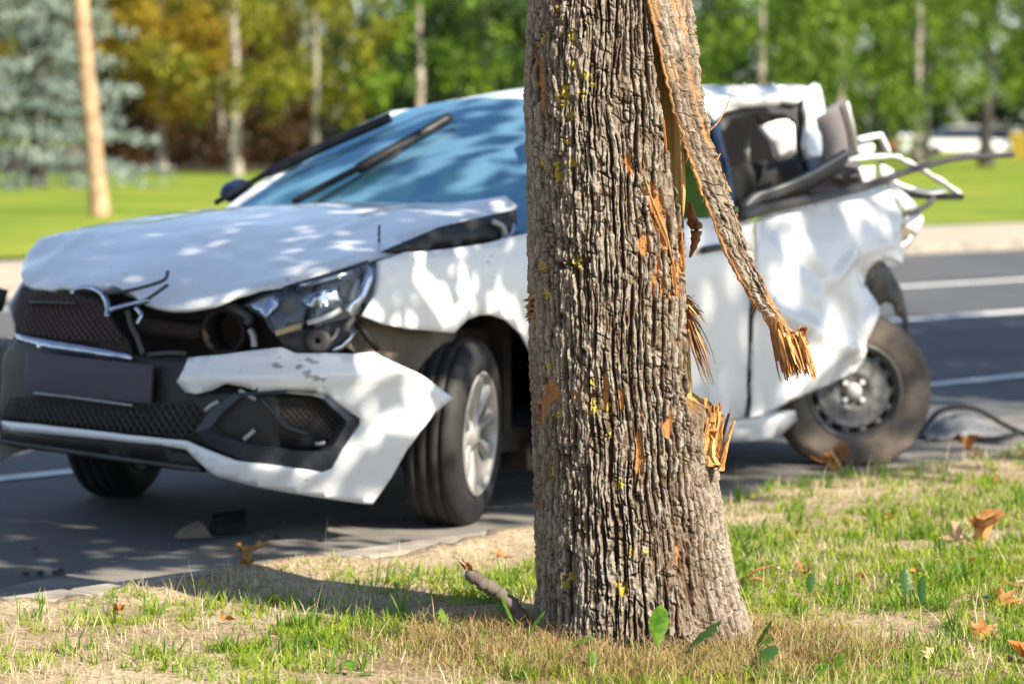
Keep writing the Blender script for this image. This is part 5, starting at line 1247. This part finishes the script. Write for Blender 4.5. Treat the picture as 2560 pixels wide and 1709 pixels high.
for k, (lab, a, b) in enumerate((('forked red-brown twig at the flared root of the trunk', (0, 0, 0), (.10, -.06, .03)),)):
    t_ = empty('twig', (*tw[0], float(vz(*tw[0])) + .01)); tag(t_, lab, 'twig')
    ax = Vector((RGT[0], RGT[1], 0)); fy = Vector((FWD[0], FWD[1], 0))
    MB().tube([Vector((0, 0, 0)), ax * .05 + Vector((0, 0, .035)), ax * .11 + Vector((0, 0, .05))], [.006, .004, .001], 6).build('stem', m_twood2, t_)
    MB().tube([Vector((0, 0, 0)), ax * .05 + Vector((0, 0, .01)), ax * .09 + Vector((0, 0, -.01))], [.007, .005, .001], 6).build('fork', m_twood2, t_)

# --- litter on the road
dp = [(10.624, 7.802), (11.523, 8.464), (12.04, 8.675), (11.669, 8.314), (10.95, 7.715), (10.581, 7.372), (10.159, 7.137), (10.18, 7.332)]
sh = empty('plastic_debris', (*dp[0], 0)); tag(sh, 'torn grey plastic wheel liner lying on the road beyond the rear tyre', 'debris')
ax = Vector((RGT[0], RGT[1], 0)); fy = Vector((FWD[0], FWD[1], 0))
V = []; F = []
for i in range(15):
    t = i / 14
    for j in range(9):
        s = j / 8
        x = t * .40 - .05; h = (.075 * math.sin(math.pi * min(1, t * 1.15)) + .02) * math.sin(math.pi * (s * .8 + .1)) + .012 * math.sin(i * 1.7 + j)
        V.append(tuple(ax * (x + .03 * math.sin(j * 2 + i * .5)) + fy * (s * .5 - .1 + .1 * t) + Vector((0, 0, max(.004, h)))))
for i in range(14):
    for j in range(8): F.append((i * 9 + j, (i + 1) * 9 + j, (i + 1) * 9 + j + 1, i * 9 + j + 1))
m_pl = simple('grey_plastic', (.22, .225, .24), (.12, .12, .13), 8, .45)
solid(mk('liner', V, F, m_pl, sh), .006)
MB().tube(smoothpath([tuple(ax * -.05 + Vector((0, 0, .03))), tuple(ax * .05 + Vector((0, 0, .12)) + fy * .1), tuple(ax * .2 + Vector((0, 0, .13)) + fy * .1), tuple(ax * .33 + Vector((0, 0, .06)) + fy * .05), tuple(ax * .42 + Vector((0, 0, .02)))]), .012, 6).build('rim', m_black, sh)
MB().tube([tuple(ax * .1 - fy * .15 + Vector((0, 0, .02))), tuple(ax * .26 - fy * .12 + Vector((0, 0, .02))), tuple(ax * .38 + Vector((0, 0, .03)))], .012, 6).build('broken_edge', m_black, sh)
g = np.random.default_rng(88)
q = np.concatenate([g.normal(size=(110, 2)) * (1.0, .5) + (6.4, 7.3), g.normal(size=(90, 2)) * (1.0, .6) + (10.2, 7.6)]); q = q[(q[:, 1] > 6.65)]; n = len(q)
s = g.uniform(.002, .006, n); c = np.column_stack([q, .004 + s * .4]); V = (c[:, None] + o8[None] * (s[:, None] * g.uniform(.4, 1.3, (n, 3)))[:, None, :]).reshape(-1, 3)
m_crumb = simple('glass_crumb', (.3, .33, .34), (.06, .065, .07), 60, .15)
tag(mk('glass_debris', V, (np.arange(n)[:, None, None] * 6 + f8[None]).reshape(-1, 3), m_crumb, None, False), 'crumbs of shattered glass strewn on the road around the wreck', 'debris', None, 'stuff')
bits = [(5.429, 7.358), (5.471, 7.341), (5.498, 7.287), (6.334, 7.666), (6.485, 7.666), (6.516, 7.442), (6.562, 7.282), (5.783, 7.787)]
labs = ['small black plastic crumb on shaded asphalt beside the kerb'] * 3 + ['brown plastic chunk lying under the torn bumper corner', 'black plastic bracket lying under the torn bumper corner', 'small dark crumb on the asphalt near the front tyre', 'small dark crumb on the asphalt near the front tyre', 'small dark crumb on the shaded asphalt ahead of the bumper']
szs = [.016, .02, .028, .06, .09, .014, .014, .014]
for (x, y), lb, s in zip(bits, labs, szs):
    mb = MB(); mb.box((0, 0, s * .35), (s * 1.6, s, s * .7), None, .7); mb.V = [tuple(Vector(v) + Vector([random.uniform(-.2, .2) * s for _ in range(3)])) for v in mb.V]
    mb.V = [(a, b2, max(c, .001)) for a, b2, c in mb.V]
    o = mb.build('road_debris', m_black if 'brown' not in lb else m_liner, None, False); o.location = (x, y, .004); o.rotation_euler = (0, 0, random.uniform(0, 3))
    tag(o, lb, 'debris', 'plastic crumbs on the road')

# ------------------------------------------------------------------ street tree out of view that shades the road, trees and cars beyond
m_birchb, nt, b = material('birch_bark')
f1 = noise_fac(nt, 3.5, 5, .7, stretch=(1, 1, .5))
nt.links.new(ramp(nt, f1, [(.38, (.05, .042, .035)), (.48, (.3, .26, .21)), (.72, (.5, .44, .36))]), b.inputs['Base Color']); b.inputs['Roughness'].default_value = .9
m_pineb = simple('pine_bark', (.5, .34, .2), (.27, .17, .1), 5, .95, bmp=.5, bdist=.03)
m_darkb = simple('dark_bark', (.06, .05, .042), (.03, .026, .022), 5, .95)
LEAF = dict(green=leafmat('leaf_green', (.016, .055, .003), (.19, .31, .016), 1.3, .22), deep=leafmat('leaf_deep', (.010, .032, .004), (.035, .075, .008), .7, .2),
            olive=leafmat('leaf_olive', (.045, .06, .004), (.32, .31, .02), 1.3, .3), gold=leafmat('leaf_gold', (.2, .12, .006), (.44, .33, .02), 1.2, .35),
            brown=leafmat('leaf_brown', (.03, .014, .004), (.085, .045, .01), .5, .2), spruce=leafmat('spruce_needles', (.09, .14, .125), (.36, .42, .37), 1.4, .12))  # deep and brown darkened to put the wood's shade into the leaf colour
def crown_birch(seed, r=2.6, z0=2.0, z1=9, n=3800, strand=1.3, size=.17):
    g = np.random.default_rng(seed); k = n // 110
    th = g.uniform(0, 2 * math.pi, k); zz = z0 + strand * .6 + (z1 - z0 - strand * .6) * g.uniform(0, 1, k) ** 1.3
    pr = r * np.sqrt(np.clip(1 - ((zz - (z0 + z1) * .45) / ((z1 - z0) * .62)) ** 2, .12, 1)) * np.sqrt(g.uniform(.12, 1, k))
    c = np.column_stack([pr * np.cos(th), pr * np.sin(th), zz]); P = []
    L = strand * g.uniform(.5, 1.2, k)
    t = g.uniform(0, 1, (k, 110)); sp = .17 + .2 * (1 - t)
    P = c[:, None, :] + np.stack([g.normal(size=t.shape) * sp, g.normal(size=t.shape) * sp, -t * L[:, None] + g.normal(size=t.shape) * .08], -1)
    return P.reshape(-1, 3)
def crown_round(seed, r=2.2, z0=1.6, z1=7, n=7000, size=.18):
    g = np.random.default_rng(seed); k = n // 130; q = g.normal(size=(k, 3)); q /= np.linalg.norm(q, axis=1)[:, None]; q *= g.uniform(.1, 1, k)[:, None] ** .4
    c = q * np.array([r, r, (z1 - z0) / 2]) + np.array([0, 0, (z0 + z1) / 2])
    return np.repeat(c, 130, 0) + g.normal(size=(k * 130, 3)) * .3
def trunk_mesh(parent, h, r0, r1, mat, lean=(0, 0), seed=0, wob=.08):
    rr = random.Random(seed); P = []; R_ = []
    for k in range(10):
        t = k / 9; P.append((lean[0] * t + rr.uniform(-wob, wob) * t, lean[1] * t + rr.uniform(-wob, wob) * t, -.1 + (h + .1) * t)); R_.append(r0 * (1 - t) + r1 * t + (.35 * r0 if k == 0 else 0))
    return MB().tube(smoothpath(P, 3), np.interp(np.linspace(0, 9, 28), range(10), R_), 12).build('trunk', mat, parent)
PROTO = {}
def proto(kind):
    if kind not in PROTO:
        k, s = kind
        pts = {'birch': lambda: crown_birch(s), 'low': lambda: crown_birch(s, 2.4, 1.0, 8, 5600, 1.5), 'round': lambda: crown_round(s), 'high': lambda: crown_birch(s, 2.6, 3.9, 9, 3000),
               'bush': lambda: crown_round(s, 1.5, -.2, 2.6, 2600), 'small': lambda: crown_round(s, 1.3, 2.4, 4.6, 1800)}[k]()
        o = leaf_cloud('crown', pts, .19, None, None, .5, .75, s); PROTO[kind] = o.data; bpy.data.objects.remove(o)
        PROTO[kind].materials.append(LEAF['green'])
    return PROTO[kind]
def far_tree(name, xy, kind, leaf, barkm, label, cat='tree', group=None, scale=1.0, r0=.17, lean=(0, 0), rz=None, h=8, trunk=True):
    o = empty(name, (xy[0], xy[1], .03), 0); tag(o, label, cat, group)
    c = bpy.data.objects.new('crown', proto(kind)); C.objects.link(c); c.parent = o; c.scale = (scale, scale, scale)
    c.rotation_euler = (0, 0, random.uniform(0, 6) if rz is None else rz); c.location = (lean[0] * .7, lean[1] * .7, 0)
    c.material_slots[0].link = 'OBJECT'; c.material_slots[0].material = LEAF[leaf]
    if trunk: trunk_mesh(o, h * scale, r0, r0 * .35, barkm, lean, int(xy[0] * 10) % 97)
    return o

# the next tree of the row along the kerb; its shade lies across the lanes
t2 = empty('street_tree', (15.2, 5.0, .08)); tag(t2, 'leafy street tree by the kerb whose shade falls across the lanes', 'tree')
trunk_mesh(t2, 5, .2, .08, m_barkb)
g = np.random.default_rng(15)
cl = np.concatenate([blob((-.2, -.6, 4.6), (3.0, 1.7, 1.0), 7500, g, 60, .25), blob((2.6, -.4, 5.0), (2.6, 1.7, 1.2), 5000, g, 60, .25)])
leaf_cloud('crown', cl, .2, LEAF['green'], t2, .4, .9, 8)

# an unseen tree added behind the viewpoint, its high crown placed to throw soft dapples on the rear door
t3 = empty('unseen_dapple_tree', (9.9, -1.9, .06)); tag(t3, 'unseen tree added so its high crown dapples the rear door with shade', 'tree')
trunk_mesh(t3, 8, .2, .06, m_barkb)
g = np.random.default_rng(25)
leaf_cloud('crown', blob((-.5, .35, 8.0), (1.8, .8, .7), 900, g, 18, .2), .2, LEAF['green'], t3, .4, .9, 18)

lt = empty('bare_trunk_tree', (*[(28.21, 36.24)][0], .03)); tag(lt, 'single tree with a tall leaning ochre trunk on the lawn across the road', 'tree')
ln_ = RGT * -.62
trunk_mesh(lt, 7.5, .135, .1, m_pineb, (ln_[0], ln_[1]), 3, .03)
leaf_cloud('crown', crown_birch(44, 2.0, 5.0, 9, 2500) + np.array([ln_[0], ln_[1], 0]), .19, LEAF['green'], lt, .5, .75, 12)

# blue spruce: whorls of drooping boughs
sp = empty('blue_spruce', (*[(42.37, 56.8)][0], .03)); tag(sp, 'silvery blue spruce with layered boughs behind the ochre trunk', 'tree')
trunk_mesh(sp, 9, .2, .04, m_darkb, (0, 0), 5)
g = np.random.default_rng(31); P = []
for k in range(17):
    z = .35 + k * .56; Rm = 3.5 * (1 - z / 10.5)
    nb = 15
    for j in range(nb):
        a = 2 * math.pi * (j + .5 * (k % 2)) / nb + g.uniform(-.15, .15); L = Rm * g.uniform(.6, 1.15); zj = g.uniform(-.22, .22)
        t = np.sqrt(g.uniform(.04, 1, 70)); w = .34 * (1.1 - t) + .05
        r = t * L; off = g.normal(size=70) * w
        P.append(np.column_stack([r * math.cos(a) - off * math.sin(a), r * math.sin(a) + off * math.cos(a), z + zj - .10 * r - .12 * t * t + g.normal(size=70) * .03 - .12 * np.abs(off)]))
leaf_cloud('crown', np.concatenate(P), .16, LEAF['spruce'], sp, .15, .45, 9)

B = 'birches along the far edge of the lawn'; W = 'trees of the dense wood behind the lawn'
for (p, kind, leaf, lab, sc, r0) in (
    ([(56.02, 65.73)][0], ('birch', 1), 'olive', 'birch with a pale trunk and drooping olive leaves in front of the brown wood', 1.0, .19),
    ([(60.88, 75.06)][0], ('round', 4), 'gold', 'maple with golden orange leaves between spruce and birch', 1.05, .16),
    ([(60.31, 67.07)][0], ('birch', 2), 'olive', 'birch with hanging yellow-green sprays beside a gap of sky', 1.0, .14),
    ([(63.87, 66.27)][0], ('birch', 3), 'green', 'birch with a white trunk above the roof of the wreck', 1.0, .16),
    ([(70.92, 70.51)][0], ('round', 5), 'deep', 'dark green tree between the white birch and the struck trunk', 1.1, .2),
    ([(71.16, 58.81)][0], ('low', 6), 'green', 'birch with low hanging green sprays above the torn roof', 1.0, .16),
    ([(77.62, 60.78)][0], ('low', 7), 'green', 'birch with dense bright crown behind the ripped rear', 1.05, .17),
    ([(79.08, 67.87)][0], ('low', 8), 'deep', 'dark tree right behind the torn bark strip', 1.1, .18),
    ([(84.21, 62.61)][0], ('birch', 9), 'green', 'birch with crown cut off above parked cars', 1.0, .17),
    ([(82.55, 55.73)][0], ('birch', 1), 'green', 'birch at the end of the row beside the yellow container', 1.0, .17)):
    far_tree('birch_tree' if 'birch' in lab else 'broadleaf_tree', p, kind, leaf, m_birchb if 'birch' in lab else m_darkb, lab, 'tree', B, sc, r0)
far_tree('broadleaf_tree', [(92.49, 65.59)][0], ('high', 12), 'green', m_darkb, 'tree with a dark straight trunk in front of parked cars', 'tree', B, 1.0, .27)
far_tree('broadleaf_tree', [(101.47, 74.99)][0], ('high', 13), 'green', m_darkb, 'slim dark trunk standing near white parked van', 'tree', B, 1.0, .2)
far_tree('broadleaf_tree', [(102.63, 78.1)][0], ('high', 12), 'deep', m_darkb, 'slim dark trunk standing behind the tail of the wreck', 'tree', B, 1.0, .22)
WORD = dict(olive='olive yellow', brown='rusty brown', deep='dark green', green='bright green', gold='golden')
# the wood behind: the same kinds, denser
rr = random.Random(4)
for i in range(13):
    px = -150 + i * 118 + rr.uniform(-30, 30)
    if 800 < px < 900: continue
    d = rr.uniform(108, 124); xy = FWD * d + RGT * (d * (px - 1280) / 7500)
    warm = px < 900; kd = 'birch' if i % 2 else 'round'; lf = ('olive' if i % 3 else 'brown') if warm else rr.choice(['deep', 'green']); pale = i % 3 == 0
    far_tree('broadleaf_tree', xy, (kd, 20 + i % 3), lf, m_birchb if pale else m_darkb, '%s %s tree with a %s trunk inside the wood' % ('drooping' if kd == 'birch' else 'round-crowned', WORD[lf], 'pale' if pale else 'dark'), 'tree', W, rr.uniform(.95, 1.2), .15)
for i in range(15):
    px = -200 + i * 112 + rr.uniform(-30, 30)
    if 800 < px < 900: continue
    d = rr.uniform(132, 150); xy = FWD * d + RGT * (d * (px - 1280) / 7500)
    lf = ('brown' if i % 2 else 'deep') if px < 900 else 'deep'
    far_tree('broadleaf_tree', xy, ('low', 6 + i % 3), lf, m_darkb, 'dim %s tree standing deep in the wood' % WORD[lf], 'tree', W, rr.uniform(1.1, 1.4), .16)
for i in range(9):
    px = 1640 + i * 135 + rr.uniform(-40, 40)
    d = rr.uniform(165, 200); xy = FWD * d + RGT * (d * (px - 1280) / 7500)
    if 2340 < px < 2450: continue
    lf = rr.choice(['deep', 'green'])
    far_tree('broadleaf_tree', xy, ('round' if i % 2 else 'birch', 20 + i % 3), lf, m_darkb, '%s %s tree beyond the parked cars' % ('round-crowned' if i % 2 else 'drooping', WORD[lf]), 'tree', 'trees beyond the car park', rr.uniform(1.3, 1.7), .2)
for i in range(16):
    px = 330 + i * 68 + rr.uniform(-20, 20); d = rr.uniform(100, 128); xy = FWD * d + RGT * (d * (px - 1280) / 7500)
    if 815 < px < 885: continue
    far_tree('bush', xy, ('bush', 30 + i % 2), 'brown' if px < 900 else 'deep', m_darkb, 'rusty brown undergrowth bush in the wood' if px < 900 else 'dark green undergrowth bush in the wood', 'bush', 'undergrowth in the wood', rr.uniform(.7, 1.15), .05, trunk=False)
for i in range(4):
    px = 330 + i * 75 + rr.uniform(-20, 20); d = rr.uniform(95, 112); xy = FWD * d + RGT * (d * (px - 1280) / 7500)
    o = empty('tree_stem', (xy[0], xy[1], .03)); tag(o, 'thin pale stem inside the brown wood', 'tree', 'bare stems in the wood')
    trunk_mesh(o, 7, .1, .06, m_birchb if i % 2 else m_darkb, (rr.uniform(-.4, .4), 0), i)
    c = bpy.data.objects.new('crown', proto(('small', 50))); C.objects.link(c); c.parent = o; c.location = (0, 0, 3.4); c.material_slots[0].link = 'OBJECT'; c.material_slots[0].material = LEAF['olive']

for i in range(13):
    px = 1700 + i * 78 + rr.uniform(-20, 20); d = rr.uniform(176, 190); xy = FWD * d + RGT * (d * (px - 1280) / 7500)
    far_tree('bush', xy, ('bush', 30 + i % 2), 'deep', m_darkb, 'dark green hedge bush behind the parked cars', 'bush', 'hedge behind the parked cars', rr.uniform(1.1, 1.5), .05, trunk=False)
m_litter = simple('forest_floor', (.04, .025, .012), (.09, .055, .025), 1.2, .95, detail=7)
cr = [FWD * d + RGT * X for d, X in ((93, -25), (93, -2), (97, 3), (230, 8), (230, -55))]
tag(mk('forest_floor', [(q[0], q[1], .1) for q in cr], [(0, 1, 2, 3, 4)][::-1], m_litter), kind='structure')

# --- parked cars and a container far off
def parked(xy, rz, L, h, paint, label, van=False):
    o = empty('parked_car', (xy[0], xy[1], .03), rz); tag(o, label, 'car', 'cars parked beyond the lawn')
    hb = h * .58; w = 1.7
    prof = [(-L / 2, .3), (-L / 2, hb * .8), (-L / 2 + .1, hb * .95), (-L * .28, hb), (L * .40, hb * .98), (L / 2, hb * .8), (L / 2, .3)]
    V = [(x, s * w / 2, z) for s in (-1, 1) for x, z in prof]; n = len(prof)
    F = [tuple(range(n))[::-1], tuple(range(n, 2 * n))] + [(i, (i + 1) % n, n + (i + 1) % n, n + i) for i in range(n)]
    bd = mk('body', V, F, paint, o, False)
    cab = [(-L * .30, hb), (-L * .16, h * .97), (L * .2, h), (L * .38 if not van else L * .47, hb if not van else h * .97)] + ([(L * .48, hb)] if van else [])
    V = [(x, s * (w / 2 - .04 - .12 * (z > hb + .01)), z - .01) for s in (-1, 1) for x, z in cab]; n = len(cab)
    F = [tuple(range(n))[::-1], tuple(range(n, 2 * n))] + [(i, (i + 1) % n, n + (i + 1) % n, n + i) for i in range(n)]
    mk('windows', V, F, m_gloss if not van else m_side, o, False)
    MB().box((L * .04, 0, h + .01), (L * .36, w - .3, .05)).build('roof', paint, o, False)
    for x in (-L * .32, L * .31):
        for s in (-1, 1): MB().lathe([(-.09, 0), (-.09, .2), (-.1, .3), (.1, .3), (.1, 0)], 18, False, Matrix.Translation((x, s * (w / 2 - .08), .3))).build('wheel', m_tyre, o)
    for s in (-1, 1): MB().box((-L / 2 - .01, s * .6, hb * .72), (.04, .3, .14)).build('headlight', m_silver, o, False)
    return o
wpaint = simple('far_white_paint', (.8, .8, .8), (.72, .73, .74), 2, .3, coat=.5)
gpaint = simple('far_grey_paint', (.35, .37, .4), (.3, .32, .35), 2, .3, coat=.5)
bpaint = simple('far_orange_paint', (.5, .16, .06), (.42, .14, .05), 2, .35, coat=.4)
parked([(122.86, 88.87)][0], R(-35), 4.4, 1.5, wpaint, 'white sedan parked beyond the lawn between two dark trunks')
parked([(126.2, 94.04)][0], R(40), 4.6, 2.0, wpaint, 'white van parked beyond the lawn near the tail of the wreck', True)
parked([(132.39, 93.42)][0], R(-35), 4.3, 1.45, wpaint, 'white car half hidden behind the thick dark trunk')
parked([(131.1, 91.88)][0], R(20), 4.2, 1.45, gpaint, 'grey car parked next to the yellow container')
parked([(130.76, 97.96)][0], R(20), 4.2, 1.45, bpaint, 'rust coloured car parked behind the white van')
yc = empty('waste_container', (*[(106.89, 73.74)][0], .03), R(20)); tag(yc, 'yellow waste container at the edge of the lawn', 'container')
m_yel = simple('yellow_plastic', (.72, .46, .06), (.62, .4, .06), 3, .5)
MB().box((0, 0, .62), (1.2, .9, 1.0), None, 1.15).build('bin', m_yel, yc, False)
MB().box((0, 0, 1.18), (1.45, 1.12, .1), None, .92).build('lid', m_yel, yc, False)
for sx in (-.45, .45): MB().lathe([(-.04, 0), (-.04, .09), (.04, .09), (.04, 0)], 14, False, Matrix.Translation((sx, -.4, .09))).build('wheel', m_tyre, yc)
